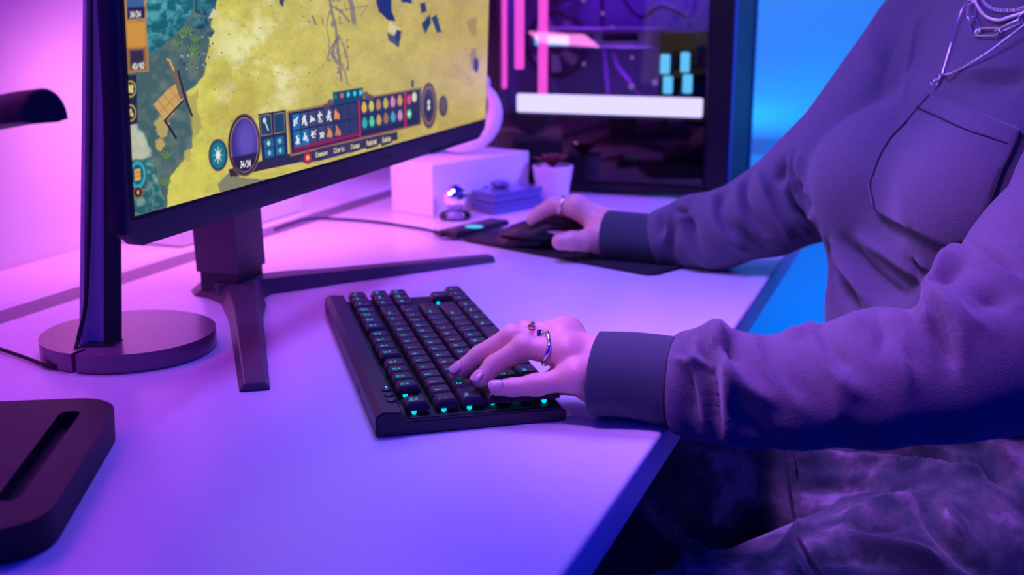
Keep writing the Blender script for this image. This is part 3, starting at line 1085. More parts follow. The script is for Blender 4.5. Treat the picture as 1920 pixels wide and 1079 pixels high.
# tabs below the bar
poly([(560, 298), (600, 278), (740, 250), (742, 262), (600, 302), (570, 306)], (52, 44, 66), 1.5)
for x_, y_, w_, s_ in ((588, 282, 29, 'Common'), (622, 274, 27, 'Cleric'), (653, 267, 24, 'Items'), (684, 260, 25, 'Passives'), (713, 254, 22, 'Custom')):
    q = [(x_, y_ + 3), (x_ + w_, y_ - 4), (x_ + w_, y_ + 14), (x_ + 2, y_ + 21)]
    poly(q, (66, 56, 88), 1.4)
    poly([(np.array(p) - np.mean(q, 0)) * 0.88 + np.mean(q, 0) for p in q], (46, 40, 62), 1.4)
    text(s_, x_ + 4, y_ + 4.5, w_ - 7, 9, -0.24, (222, 208, 156))
elli(577, 296, 8.5, 12, (64, 34, 40), 1.4)
elli(577, 296, 7, 10.5, (196, 34, 56), 1.6)
elli(577, 296, 3, 4.5, (236, 190, 90), 1.5)

nU, nV = GU.shape
Fq = (np.arange(nU - 1)[:, None] * nV + np.arange(nV - 1)[None]).reshape(-1)
Fq = np.stack([Fq, Fq + nV, Fq + nV + 1, Fq + 1], 1)
m = bpy.data.materials.new('screen_picture')
m.use_nodes = True
nt = m.node_tree
b = nt.nodes['Principled BSDF']
b.inputs['Base Color'].default_value = (0.01, 0.01, 0.012, 1)
b.inputs['Roughness'].default_value = 0.32
at_ = nt.nodes.new('ShaderNodeAttribute')
at_.attribute_name = 'picture'
nt.links.new(at_.outputs['Color'], b.inputs['Emission Color'])
b.inputs['Emission Strength'].default_value = 0.95
MATS['screen_picture'] = m
scr = part('screen', (G3.reshape(-1, 3), Fq), 'screen_picture', monitor)
ca = scr.data.attributes.new('picture', 'FLOAT_COLOR', 'POINT')
ca.data.foreach_set('color', np.hstack([np.clip(IMG, 0, 1), np.ones((len(IMG), 1))]).astype(np.float32).ravel())

# ================================================================== IMPLICIT SURFACES (for bodies, cloth and moulded shells)
def surfnet(fn, lo, hi, h, band=0.0):
    """mesh the zero level of fn(P) -> distance inside the box; narrow-band evaluation in 8-cell blocks"""
    lo, hi = np.asarray(lo, float), np.asarray(hi, float)
    B = 8
    nb = np.ceil((hi - lo) / (h * B)).astype(int)
    n = nb * B
    c = [lo[k] + (np.arange(nb[k]) + 0.5) * B * h for k in range(3)]
    G = np.stack(np.meshgrid(*c, indexing='ij'), -1).reshape(-1, 3)
    dc = fn(G)
    act = np.abs(dc) < B * h * 0.87 * 1.15 + band
    vals = np.repeat(np.repeat(np.repeat(dc.reshape(nb), B, 0), B, 1), B, 2).astype(np.float32)
    idx = np.argwhere(act.reshape(nb))
    sub = np.stack(np.meshgrid(*[np.arange(B)] * 3, indexing='ij'), -1).reshape(-1, 3)
    for s in range(0, len(idx), 400):
        ii = (idx[s:s + 400, None, :] * B + sub[None]).reshape(-1, 3)
        vals[ii[:, 0], ii[:, 1], ii[:, 2]] = fn(lo + (ii + 0.0) * h)
    # grid point (i) sits at lo + i*h
    neg = vals < 0
    m = n - 1
    cnt = np.zeros(m, np.int8)
    acc = np.zeros((*m, 3), np.float32)
    corners = [(a, b, c_) for a in (0, 1) for b in (0, 1) for c_ in (0, 1)]

    def sl(o):
        return tuple(slice(o[k], o[k] + m[k]) for k in range(3))
    anyn = np.zeros(m, bool)
    alln = np.ones(m, bool)
    for o in corners:
        anyn |= neg[sl(o)]
        alln &= neg[sl(o)]
    cells = np.argwhere(anyn & ~alln)
    acc = np.zeros((len(cells), 3))
    cnt = np.zeros(len(cells))
    for a in corners:
        for k in range(3):
            if a[k] == 0:
                b = list(a)
                b[k] = 1
                ia, ib = cells + np.array(a), cells + np.array(b)
                va = vals[ia[:, 0], ia[:, 1], ia[:, 2]].astype(float)
                vb = vals[ib[:, 0], ib[:, 1], ib[:, 2]].astype(float)
                cr = (va < 0) != (vb < 0)
                t = np.where(cr, va / np.where(cr, va - vb, 1), 0)
                p = ia + 0.0
                p[:, k] += t
                acc[cr] += p[cr]
                cnt[cr] += 1
    V = lo + acc / cnt[:, None] * h
    vid = -np.ones(m, np.int64)
    vid[cells[:, 0], cells[:, 1], cells[:, 2]] = np.arange(len(cells))
    F = []
    for k in range(3):
        a1, a2 = (k + 1) % 3, (k + 2) % 3
        s0 = [slice(0, n[0]), slice(0, n[1]), slice(0, n[2])]
        s1 = list(s0)
        s0[k] = slice(0, n[k] - 1)
        s1[k] = slice(1, n[k])
        A_, B_ = neg[tuple(s0)], neg[tuple(s1)]
        e = np.argwhere(A_ != B_)
        ok = (e[:, a1] > 0) & (e[:, a2] > 0) & (e[:, a1] < m[a1]) & (e[:, a2] < m[a2])
        e = e[ok]
        inside = A_[e[:, 0], e[:, 1], e[:, 2]]
        q = []
        for d1, d2 in ((-1, -1), (0, -1), (0, 0), (-1, 0)):
            c2 = e.copy()
            c2[:, a1] += d1
            c2[:, a2] += d2
            q.append(vid[c2[:, 0], c2[:, 1], c2[:, 2]])
        q = np.stack(q, 1)
        q[~inside] = q[~inside][:, ::-1]
        q = q[(q >= 0).all(1)]
        F.append(q)
    return V, np.vstack(F)


def relax(V, F, it=2, lam=0.5):
    for _ in range(it):
        acc = np.zeros_like(V)
        cnt = np.zeros(len(V))
        for i in range(4):
            a, b = F[:, i], F[:, (i + 1) % 4]
            np.add.at(acc, a, V[b])
            np.add.at(acc, b, V[a])
            np.add.at(cnt, a, 1)
            np.add.at(cnt, b, 1)
        V = V + lam * (acc / np.maximum(cnt, 1)[:, None] - V)
    return V


def smin(a, b, k):
    h = np.clip(0.5 + 0.5 * (b - a) / k, 0, 1)
    return b + (a - b) * h - k * h * (1 - h)


def smax(a, b, k):
    return -smin(-a, -b, k)


def rcone(P, a, b, r1, r2):
    a, b = np.asarray(a, float), np.asarray(b, float)
    ab = b - a
    t = np.clip((P - a) @ ab / (ab @ ab + 1e-12), 0, 1)
    return np.linalg.norm(P - a - t[:, None] * ab, axis=1) - (r1 + (r2 - r1) * t)


def ell(P, c, r, A=None):
    q = P - np.asarray(c, float)
    if A is not None:
        q = q @ np.asarray(A, float)
    r = np.asarray(r, float)
    k0 = np.linalg.norm(q / r, axis=1)
    k1 = np.linalg.norm(q / (r * r), axis=1)
    return k0 * (k0 - 1) / (k1 + 1e-9)


def econe(P, a, b, ra, rb, side, k=None):
    """tapered limb of elliptical section: ra, rb = (radius along side, radius across)"""
    a, b, side = (np.asarray(x, float) for x in (a, b, side))
    ab = b - a
    L = np.linalg.norm(ab)
    d = ab / L
    side = side - (side @ d) * d
    side /= np.linalg.norm(side)
    oth = np.cross(d, side)
    q = P - a
    t = np.clip(q @ d / L, 0, 1)
    r1 = ra[0] + (rb[0] - ra[0]) * t
    r2 = ra[1] + (rb[1] - ra[1]) * t
    w = q - (t * L)[:, None] * d
    x, y, z = w @ side, w @ oth, w @ d
    rm = np.minimum(r1, r2)
    k0 = np.sqrt((x / r1) ** 2 + (y / r2) ** 2 + (z / rm) ** 2)
    k1 = np.sqrt((x / r1 ** 2) ** 2 + (y / r2 ** 2) ** 2 + (z / rm ** 2) ** 2)
    return k0 * (k0 - 1) / (k1 + 1e-9)


# ================================================================== THINGS AT THE FAR END OF THE DESK
# mouse pad
pn0, pn1 = at(860, 452, 0.0), at(1222, 520, 0.0)
pe = (pn1 - pn0)
plen = np.linalg.norm(pe)
pe = pe / plen
pp = np.array([-pe[1], pe[0], 0])
pA = np.stack([pe, pp, [0, 0, 1]], 1)
PADZ = 0.0036
solid('mouse_pad', xf(prism(rrect(0, 0, plen, 0.25, 0.014, 6), 0.0004, PADZ, 0.0012, 2), pA, pn0 * [1, 1, 0]), M('pad_cloth', (0.010, 0.010, 0.018), 0.75, bump=0.2, bscale=1500),
      'black cloth mouse pad under the far hand and mouse', 'mouse pad', auto=30)

# receiver dock with its cable
A_, B_, C_ = at(819, 449), at(855, 453.5), at(957, 428)
dk = thing('receiver_dock', (A_ + C_) / 2 * [1, 1, 0] + [0, 0, 0.0], 'small black receiver dock with glowing blue logo beside the mouse pad', 'dock')
dpoly = [A_[:2], B_[:2], C_[:2], (A_ + C_ - B_)[:2]]
dc_ = sum(np.array(p) for p in dpoly) / 4
part('body', prism([dc_ + (np.array(p) - dc_) * 0.98 for p in dpoly], PADZ + 0.0003, 0.0125, 0.0012, 2, top=[dc_ + (np.array(p) - dc_) * 0.94 for p in dpoly]), 'black_plastic', dk, auto=30)
lc = at(889, 425.5, 0.0128)
ldir = (C_ - B_) / np.linalg.norm(C_ - B_)
lper = np.array([-ldir[1], ldir[0], 0])
lv = [lc + ldir * 0.011 * math.cos(a) + lper * 0.013 * math.sin(a) for a in np.linspace(0, 2 * math.pi, 24, endpoint=False)]
part('logo', (np.array(lv + [p + (0, 0, 0.0004) for p in lv]), [list(range(24, 48))] + [[i, (i + 1) % 24, 24 + (i + 1) % 24, 24 + i] for i in range(24)]), 'blue_logo', dk)
cb = [at(830, 441, 0.008), at(808, 433, 0.004), at(770, 426, 0.0025), at(690, 415, 0.0025), at(590, 410, 0.0025), at(545, 420, 0.0025), at(515, 431, 0.0025)]
part('cable', tube(spline(cb, 10), [0.0035] * 8 + [0.0020] * 53, 8), 'rubber', dk, smooth=True)

# mouse
mN, mT = at(950, 446, 0.012), at(1108, 452, 0.012)
mf = (mN - mT)
mL = np.linalg.norm(mf[:2])
mf = np.array([mf[0], mf[1], 0]) / mL
ms = np.array([-mf[1], mf[0], 0])                         # to the mouse's left side = towards the camera or away
if ms @ (EYE - mT) < 0:
    ms = -ms
mA = np.stack([mf, ms, [0, 0, 1]], 1)
mO = np.array([mT[0], mT[1], PADZ])
mouse = thing('mouse', mO + mf * mL / 2, 'black sculpted gaming mouse held by the far hand', 'mouse')


def mouse_shell(P):
    q = (P - mO) @ mA
    b = ell(q, (0.045, 0, 0.012), (0.056, 0.030, 0.026))
    b = smin(b, ell(q, (0.085, 0, 0.008), (0.045, 0.026, 0.014)), 0.02)
    b = smax(b, -(q[:, 2] - 0.0125 - 0.02 * np.clip(q[:, 0] - 0.05, -.1, .1)), 0.003)     # underside of the floating shell
    b = smax(b, q[:, 0] - 0.122, 0.004)
    return smax(b, -(np.abs(q[:, 1]) - 0.0006 + 0.02 * (q[:, 0] < 0.062)), 0.001)          # split between the buttons


def mouse_body(P):
    q = (P - mO) @ mA
    b = ell(q, (0.055, 0, 0.006), (0.060, 0.025, 0.018))
    b = smin(b, ell(q, (0.10, 0, 0.004), (0.022, 0.022, 0.008)), 0.01)
    b = smax(b, -(q[:, 2] - 0.0006), 0.002)
    return smax(b, 0.006 - np.linalg.norm(q - (0.045, 0.034, 0.008), axis=1) * 0.55 + 0.004, 0.004)


mlo, mhi = mO + mf * 0.06 - 0.085, mO + mf * 0.06 + [0.085, 0.085, 0.06]
mlo[2] = PADZ - 0.01
V, F = surfnet(mouse_body, mlo, mhi, 0.0016)
part('lower_body', (relax(V, F, 1), F), 'black_satin', mouse, smooth=True)
V, F = surfnet(mouse_shell, mlo, mhi, 0.0014)
part('shell', (relax(V, F, 1), F), 'black_plastic', mouse, smooth=True)
part('scroll_wheel', xf(xf(lathe([(0, -0.003), (0.009, -0.003), (0.010, 0), (0.009, 0.003), (0, 0.003)], n=24), np.array([[1, 0, 0], [0, 0, 1], [0, -1, 0]]), (0.098, 0, 0.017)), mA, mO), 'rubber', mouse, smooth=True)
sp = np.array([(0.012, 0.0335, 0.026), (0.052, 0.0325, 0.0245), (0.034, 0.0338, 0.0195), (0.020, 0.0340, 0.0130)])
spb = sp - [0, 0.006, 0]
part('lit_gap_wedge', xf((np.vstack([sp, spb]), [[0, 1, 2, 3], [7, 6, 5, 4], [0, 4, 5, 1], [1, 5, 6, 2], [2, 6, 7, 3], [3, 7, 4, 0]]), mA, mO), M('lit_gap_pale', (0.75, 0.72, 0.75), 0.4), mouse)  # pale wedge painting in the lit gap under the palm

# white box with a crescent ornament on it
bx0, bxl, bxr = at(812, 408), at(740, 395), at(990, 374)
e_l = bxl - bx0
e_r = bxr - bx0
e_l = e_l - e_r * (e_l @ e_r) / (e_r @ e_r) * 0.9
BXH = 0.078
poly = [bx0[:2], (bx0 + e_r)[:2], (bx0 + e_r + e_l)[:2], (bx0 + e_l)[:2]]
bw = thing('gift_box', bx0, 'white lidded box under the crescent ornament', 'box')
part('carton', prism(poly, 0.0005, BXH - 0.001, 0.0008, 1), 'white_card', bw)
pcx = sum(np.array(p) for p in poly) / 4
part('lid', prism([pcx + (np.array(p) - pcx) * 1.006 for p in poly], BXH * 0.52, BXH, 0.0012, 2), 'white_card', bw)

oD = proj(bx0 + e_r * 0.42 + e_l * 0.5)[2]
oc = atd(866, 234, oD)
ou, ov = _r, np.array([0, 0, 1.0])
px_m = oD / FPX
orn = thing('moon_ornament', np.array([oc[0], oc[1], BXH]), 'white crescent moon ornament half hidden by the monitor', 'ornament')
angs = np.linspace(math.radians(52), math.radians(-232), 60)
tt = np.linspace(0, 1, 60)
rr = 62 * px_m
wid = (3 + 17 * np.sin(math.pi * tt) ** 0.8) * px_m
P_ = np.array([oc + ou * (rr * math.cos(a)) + ov * (rr * math.sin(a)) for a in angs])
P_[:, 2] += BXH + 0.0008 - (P_[:, 2] - wid).min()
part('crescent', tube(P_, wid, 20), 'white_ceramic', orn, smooth=True)
lowz = P_[:, 2].min()
rc = atd(903, 156, oD)
part('ring_finial', tube([rc + ou * 12 * px_m * math.cos(a) + ov * 14 * px_m * math.sin(a) for a in np.linspace(0, 2 * math.pi, 28, endpoint=False)], 4.5 * px_m, 10, closed=True), 'white_ceramic', orn, smooth=True)
part('stem', tube(spline([rc - ou * 12 * px_m, rc - ou * 26 * px_m - ov * 25 * px_m, P_[30] - ou * 0.012 + ov * 0.02, P_[30]], 8), 0.003, 10), 'white_ceramic', orn, smooth=True)

# mirrored ball on a clear foot
bc = at(853, 411, 0.0)
bD = proj(bc)[2]
k_ = bD / FPX
ball = thing('mirror_ball', bc, 'small faceted mirror ball on a glass foot in front of the white box', 'ornament')
V, F = sphere((0, 0, 0), 24 * k_, 26, 15)
part('ball', (V + bc + [0, 0, 42 * k_], F), 'chrome', ball)
part('foot', lathe([(0, 0.0005), (28 * k_, 0.0005), (31 * k_, 6 * k_), (27 * k_, 13 * k_), (14 * k_, 18 * k_), (8 * k_, 22 * k_), (0, 22 * k_)], bc, 24), M_glass('foot_glass', (0.85, 0.82, 0.92), 0.05, 1.7), ball, smooth=True)

# two flat cases lying on each other
c0, cr_, cl_ = at(926, 405), at(1018, 388), at(884, 396)
M('case_blue', (0.10, 0.13, 0.32), 0.25, coat=0.3)
for i, (z0, z1, s, lab) in enumerate(((0.0005, 0.0165, 1.0, 'lower of two flat blue cases stacked beside the mirror ball'), (0.0175, 0.0325, 0.97, 'upper of two flat blue cases, a clip lying on it'))):
    pl = [c0[:2], cr_[:2], (cr_ + cl_ - c0)[:2], cl_[:2]]
    cc = sum(np.array(p) for p in pl) / 4
    pl = [cc + (np.array(p) - cc) * s for p in pl]
    cs = thing('flat_case', np.array([cc[0], cc[1], z0]), lab, 'case', 'flat cases by the plant')
    part('tray', prism(pl, z0, z0 + (z1 - z0) * 0.62, 0.0008, 1), 'case_blue', cs)
    part('lid', prism([cc + (p - cc) * 1.02 for p in pl], z0 + (z1 - z0) * 0.64, z1, 0.001, 1), 'case_blue', cs)
cp = at(938, 350, 0.034)
clip = [cp + _r * (0.020 * math.cos(a)) + np.array([-math.sin(YAW), math.cos(YAW), 0]) * 0.012 * math.sin(a) + [0, 0, 0.0025] for a in np.linspace(0, 2 * math.pi, 24, endpoint=False)]
solid('earphone_case', (np.vstack([sphere(cp + [0, 0, 0.004], (0.017, 0.012, 0.006), 20, 10)[0]]), sphere((0, 0, 0), 1, 20, 10)[1]), 'case_blue', 'small rounded earphone case lying on the blue cases', 'case', smooth=True)

# potted succulent
pc0 = at(1036, 376, 0.0)
kD = proj(pc0)[2] / FPX
pot = thing('potted_plant', pc0, 'dark red succulent in a white tapered pot before the computer', 'plant')
R1, R0, HP = 38 * kD, 27 * kD, 66 * kD
part('pot', lathe([(0, 0.0005), (R0, 0.0005), (R0 + 0.001, 0.002), (R1, HP - 0.001), (R1 - 0.001, HP), (R1 - 0.003, HP), (R1 - 0.004, HP - 0.008), (0, HP - 0.008)], pc0, 40), 'white_ceramic', pot, auto=40)
part('soil', lathe([(0, HP - 0.006), (R1 - 0.0035, HP - 0.0065)], pc0, 30), M('soil', (0.03, 0.02, 0.02), 0.9), pot)
M('leaf_dark_red', (0.16, 0.035, 0.05), 0.5, var=0.3, vscale=60)
rnd = random.Random(4)
for i in range(26):
    a = i * 2.39996
    t_ = i / 26
    L = (0.014 + 0.022 * t_)
    el = math.radians(80 - 62 * t_)
    d = np.array([math.cos(a) * math.cos(el), math.sin(a) * math.cos(el), math.sin(el)])
    s = np.array([-math.sin(a), math.cos(a), 0])
    nn = np.cross(d, s)
    o_ = pc0 + [0, 0, HP - 0.004]
    V, F = [], []
    for t, w in ((0, .2), (.35, .8), (.65, 1.0), (.88, .7), (1.0, .08)):
        c_ = o_ + d * L * t + nn * (-0.006 * math.sin(t * 2.2)) * -1
        for k in range(6):
            b_ = 2 * math.pi * k / 6
            V.append(c_ + s * 0.0058 * w * math.cos(b_) + nn * 0.0018 * w * math.sin(b_))
    for k in range(4):
        for j in range(6):
            F.append([k * 6 + j, k * 6 + (j + 1) % 6, (k + 1) * 6 + (j + 1) % 6, (k + 1) * 6 + j])
    F.append(list(range(24, 30)))
    part('leaf', (np.array(V), F), 'leaf_dark_red', pot, smooth=True)

# white box on the sill behind the monitor
sb = at(608, 398, 0.0)
wb = thing('power_box', (-0.955, sb[1] - 0.14, 0.0), 'white box on the sill behind the monitor, washed in pink light', 'box')
part('body', box((-1.005, sb[1] - 0.30, 0.0), (-0.905, sb[1], 0.034), 0.003, 2), 'white_card', wb)
part('lid', box((-1.007, sb[1] - 0.302, 0.0345), (-0.903, sb[1] + 0.002, 0.042), 0.002, 2), 'white_card', wb)

# ================================================================== COMPUTER TOWER
Y0, Y1 = 1.81, 2.03
X0, X1 = -0.735, -0.317
PH = 0.47
M('case_black', (0.012, 0.013, 0.022), 0.35, spec=0.25)
M('board', (0.10, 0.08, 0.22), 0.5, var=0.7, vscale=45)
M('case_back', (0.10, 0.08, 0.22), 0.6)
M('blue_edge', (0.05, 0.12, 0.40), 0.3, metal=0.4)
pcase = thing('computer_tower', ((X0 + X1) / 2, (Y0 + Y1) / 2, 0), 'black glass-sided computer tower with lit parts inside', 'computer')
bars = [(X0, X0 + 0.026), (X1 - 0.040, X1)]
for a, b in bars:
    part('pillar', box((a, Y0, 0.006), (b, Y0 + 0.020, PH), 0.002), 'case_black', pcase)
    part('pillar', box((a, Y1 - 0.020, 0.006), (b, Y1, PH), 0.002), 'case_black', pcase)
part('bottom_plate', box((X0, Y0, 0.006), (X1, Y1, 0.020), 0.002), 'case_black', pcase)
part('top_plate', box((X0, Y0, PH - 0.015), (X1, Y1, PH), 0.002), 'case_black', pcase)
part('back_tray', box((X0 + 0.004, Y1 - 0.035, 0.02), (X1 - 0.004, Y1 - 0.030, PH - 0.015)), 'case_back', pcase)
part('rear_panel', box((X0, Y0 + 0.02, 0.02), (X0 + 0.004, Y1 - 0.02, PH - 0.015)), 'case_back', pcase)
part('front_panel', box((X1 - 0.004, Y0 + 0.02, 0.02), (X1, Y1 - 0.02, PH - 0.015)), 'case_black', pcase)
for y in (Y0 + 0.004, Y1 - 0.012):
    part('edge_trim', box((X1 - 0.0005, y, 0.008), (X1 + 0.002, y + 0.010, PH - 0.003), 0.0005), 'blue_edge', pcase)
part('side_glass', box((X0 + 0.010, Y0 - 0.005, 0.022), (X1 - 0.038, Y0 - 0.001, PH - 0.006), 0.001), 'case_glass', pcase)
for x in (X0 + 0.02, X1 - 0.05):
    for y in (Y0 + 0.02, Y1 - 0.05):
        part('foot', box((x, y, 0.0), (x + 0.03, y + 0.03, 0.0062)), 'rubber', pcase)
part('power_shroud', box((X0 + 0.026, Y0 + 0.012, 0.02), (X1 - 0.040, Y1 - 0.036, 0.128), 0.003), 'case_black', pcase)


def pxz(x, y, Y=Y0 + 0.03):
    p = aty(x, y, Y)
    return p


def glow_box(name, x0, y0, x1, y1, Y, mat, dep=0.006):
    a, b = aty(x0, y1, Y), aty(x1, y0, Y)
    return part(name, box((a[0], Y, a[2]), (b[0], Y + dep, b[2]), min(0.002, 0.3 * min(b[0] - a[0], b[2] - a[2]))), mat, pcase)


glow_box('light_bar', 968, 185, 1316, 210, Y0 + 0.014, 'white_tube', 0.012)
glow_box('light_tube', 931, -110, 948, 166, Y0 + 0.0235, 'pink_tube', 0.008)
glow_box('light_tube', 964, -110, 981, 130, Y0 + 0.030, 'pink_tube', 0.008)
glow_box('light_tube', 1008, -110, 1026, 178, Y0 + 0.045, 'pink_tube', 0.008)  # glowing strip standing in for a tube's reflection in the side glass
mb = [pxz(1040, 165, Y1 - 0.045), pxz(1300, -60, Y1 - 0.045)]
part('motherboard', box((mb[0][0], Y1 - 0.030 - 0.004, mb[0][2]), (mb[1][0], Y1 - 0.031, PH - 0.03)), 'board', pcase)
g0, g1 = pxz(1003, 88, Y0 + 0.07), pxz(1228, 52, Y0 + 0.07)
M('gpu_shell', (0.30, 0.26, 0.36), 0.4)
gp = part('graphics_card', box((g0[0], Y0 + 0.07, g0[2]), (g1[0], Y1 - 0.04, g1[2]), 0.003), 'gpu_shell', pcase)
a, b = aty(1002, 85, Y0 + 0.066), aty(1066, 67, Y0 + 0.066)
part('card_light', box((a[0], Y0 + 0.066, a[2]), (b[0], Y0 + 0.0698, b[2]), 0.0015), 'ice_led', gp)
for cx in (0.35, 0.72):
    f_ = np.array([g0[0] + (g1[0] - g0[0]) * cx, Y0 + 0.0695, (g0[2] + g1[2]) / 2])
    part('card_vent', box(f_ - [0.03, 0.002, 0.006], f_ + [0.03, 0.001, 0.006], 0.001), 'case_black', gp)
for (x0, y0, x1, y1) in ((1237, 102, 1256, 139), (1242, 143, 1261, 176), (1275, 98, 1293, 136), (1279, 140, 1298, 175)):
    glow_box('memory_light', x0, y0, x1, y1, Y0 + 0.05, 'ice_led', 0.005)
for x0, x1 in ((1233, 1266), (1271, 1303)):
    a, b = aty(x0, 185, Y0 + 0.056), aty(x1, 60, Y0 + 0.056)
    part('memory_stick', box((a[0], Y0 + 0.056, 0.129), (b[0], Y1 - 0.036, b[2]), 0.001), 'case_black', pcase)
for (x, y, r) in ((1184, 162, 8), (1228, 155, 8), (1148, 55, 8), (1185, 108, 5), (1095, 120, 5), (1130, 25, 5), (1094, 0, 6)):
    p = aty(x, y, Y0 + 0.085)
    part('indicator', sphere(p, r * 1.85 / FPX * 0.8, 12, 8), 'lilac_led', pcase, smooth=True)
# rear fan, cooler and cables behind the glass
for cz in (0.24, 0.37):
    c_ = np.array([X0 + 0.075, Y1 - 0.060, cz])
    part('fan_frame', tube([c_ + [0.055 * math.cos(a), 0, 0.055 * math.sin(a)] for a in np.linspace(0, 2 * math.pi, 32, endpoint=False)], 0.005, 8, closed=True), 'case_black', pcase, smooth=True)
    fh = part('fan_hub', sphere(c_, (0.018, 0.008, 0.018), 16, 8), 'case_black', pcase, smooth=True)
    for i in range(7):
        a = i * 2 * math.pi / 7
        d, s = np.array([math.cos(a), 0, math.sin(a)]), np.array([-math.sin(a), 0, math.cos(a)])
        V = np.array([c_ + d * 0.016 - s * 0.006, c_ + d * 0.016 + s * 0.006 + [0, 0.006, 0], c_ + d * 0.050 + s * 0.022 + [0, 0.006, 0], c_ + d * 0.050 + s * 0.002])
        part('blade', (np.vstack([V, V + [0, 0.0012, 0]]), [[0, 1, 2, 3], [7, 6, 5, 4], [0, 4, 5, 1], [1, 5, 6, 2], [2, 6, 7, 3], [3, 7, 4, 0]]), 'gpu_shell', fh)
for pts in (((1140, 178), (1135, 130), (1130, 60), (1128, -20)), ((1200, 178), (1180, 150), (1160, 125), (1150, 100)), ((1290, 30), (1240, 10), (1200, 30), (1160, -20))):
    part('cable', tube(spline([aty(x, y, Y0 + 0.10) for x, y in pts], 8), 0.005, 8), M('cable_sleeve', (0.10, 0.03, 0.16), 0.6), pcase, smooth=True)
for nm, loc, e, c in (('case_glow_violet', (X0 + 0.12, Y0 + 0.09, 0.40), 2.6, (0.30, 0.06, 1.0)), ('case_glow_blue', (X1 - 0.12, Y0 + 0.08, 0.38), 2.2, (0.22, 0.06, 1.0)), ('case_glow_low', (X0 + 0.22, Y0 + 0.06, 0.19), 0.9, (0.30, 0.08, 1.0))):
    ld = bpy.data.lights.new(nm, 'POINT')
    ld.energy = e
    ld.color = c
    ld.shadow_soft_size = 0.03
    lo_ = bpy.data.objects.new(nm, ld)
    lo_.location = (loc[0], loc[1], loc[2] + T)
    COL.objects.link(lo_)

# ================================================================== PERSON
FH = np.array([-math.sin(YAW), math.cos(YAW), 0])
MO = _r * 0.488 + FH * 1.16
PF = -0.95 * _r - 0.31 * FH
PF /= np.linalg.norm(PF)
PL = np.array([-PF[1], PF[0], 0])                          # the person's left
if PL @ FH > 0:
    PL = -PL


def pp_(f, l, z):
    return MO + PF * f + PL * l + np.array([0, 0, z])


PA_ = np.stack([PF, PL, [0, 0, 1.0]], 1)

# sleeve centre lines: pixel, distance, half height in pixels, depth radius
LS = [(1120, 700, .850, 76, .041), (1190, 704, .845, 79, .038), (1262, 716, .838, 84, .036), (1300, 720, .833, 93, .037), (1345, 722, .827, 101, .038),
      (1400, 736, .820, 98, .039), (1500, 734, .810, 103, .042), (1640, 712, .802, 124, .050), (1760, 684, .805, 142, .055), (1868, 645, .818, 150, .058)]
LSP = [atd(x, y, D) for x, y, D, a, b in LS]
LSR = [(a * D / FPX, b) for x, y, D, a, b in LS]
LUP = [LSP[-1], atd(1985, 505, .85), atd(2080, 350, .90), pp_(-0.07, 0.185, 0.270)]
LUR = [.062, .063, .064, .068]
RS = [(1138, 440, 1.385, 46, .026), (1225, 449, 1.368, 48, .028), (1262, 443, 1.36, 55, .034), (1305, 434, 1.35, 66, .038), (1349, 432, 1.335, 70, .042),
      (1445, 396, 1.31, 83, .048), (1541, 340, 1.30, 98, .056)]
RSP = [atd(x, y, D) for x, y, D, a, b in RS]
RSR = [(a * D / FPX, b) for x, y, D, a, b in RS]
RUP = [RSP[-1], pp_(-0.06, -0.180, 0.270)]


def sd_torso(P):
    q = (P - MO) @ PA_
    d = ell(q, (-0.050, 0, 0.165), (0.105, 0.165, 0.165))
    d = smin(d, ell(q, (0.060, -0.078, 0.115), (0.090, 0.078, 0.085)), 0.06)
    d = smin(d, ell(q, (0.060, 0.078, 0.115), (0.085, 0.078, 0.085)), 0.06)
    d = smin(d, ell(q, (0.012, 0, -0.02), (0.135, 0.160, 0.12)), 0.06)
    d = smin(d, ell(q, (-0.03, 0, -0.15), (0.150, 0.175, 0.10)), 0.06)
    d = smin(d, rcone(P, pp_(-0.085, 0, 0.330), pp_(-0.075, 0.165, 0.280), 0.060, 0.066), 0.06)
    d = smin(d, rcone(P, pp_(-0.085, 0, 0.330), pp_(-0.075, -0.165, 0.280), 0.060, 0.066), 0.06)
    d = smax(d, -(np.linalg.norm((q - (-0.060, 0, 0.425)) * [1, 1, 0.8], axis=1) - 0.064), 0.012)
    return d


def chain(P, pts, rad, side=None, k=0.02):
    d = None
    for i in range(len(pts) - 1):
        if side is None:
            e = rcone(P, pts[i], pts[i + 1], rad[i], rad[i + 1])
        else:
            e = econe(P, pts[i], pts[i + 1], rad[i], rad[i + 1], side)
        d = e if d is None else smin(d, e, k)
    return d


def sd_lsleeve(P):
    d = chain(P, LSP[2:], LSR[2:], np.array([0, 0, 1.0]), 0.012)
    return smin(d, chain(P, LUP, LUR, None, 0.02), 0.025)


def sd_rsleeve(P):
    d = chain(P, RSP[1:], RSR[1:], np.array([0, 0, 1.0]), 0.012)
    return smin(d, chain(P, RUP, [.060, .068], None), 0.03)


def cut_plane(P, a, b):
    """positive beyond a, away from b"""
    n = np.asarray(a) - np.asarray(b)
    n /= np.linalg.norm(n)
    return (P - np.asarray(a)) @ n


def sd_shirt(P):
    ls = smax(sd_lsleeve(P), cut_plane(P, LSP[2], LSP[4]), 0.004)
    rs = smax(sd_rsleeve(P), cut_plane(P, RSP[1], RSP[3]), 0.004)
    t = sd_torso(P)
    d = smin(t, rs, 0.012)
    d = smin(d, ls, 0.010)
    return smax(d, -(P[:, 2] + 0.085), 0.012)


def march(fn, x, y, off=0.0, d0=0.6, d1=1.7):
    """first point of the surface fn = off along the ray through a pixel"""
    o, r = EYE, ray(x, y)
    L = np.linalg.norm(r)
    t = d0
    for _ in range(160):
        p = o + r * t
        d = fn(p[None])[0] - off
        if abs(d) < 2e-4:
            break
        t += d * 0.8 / L
        if t > d1:
            return None
    return o + r * t


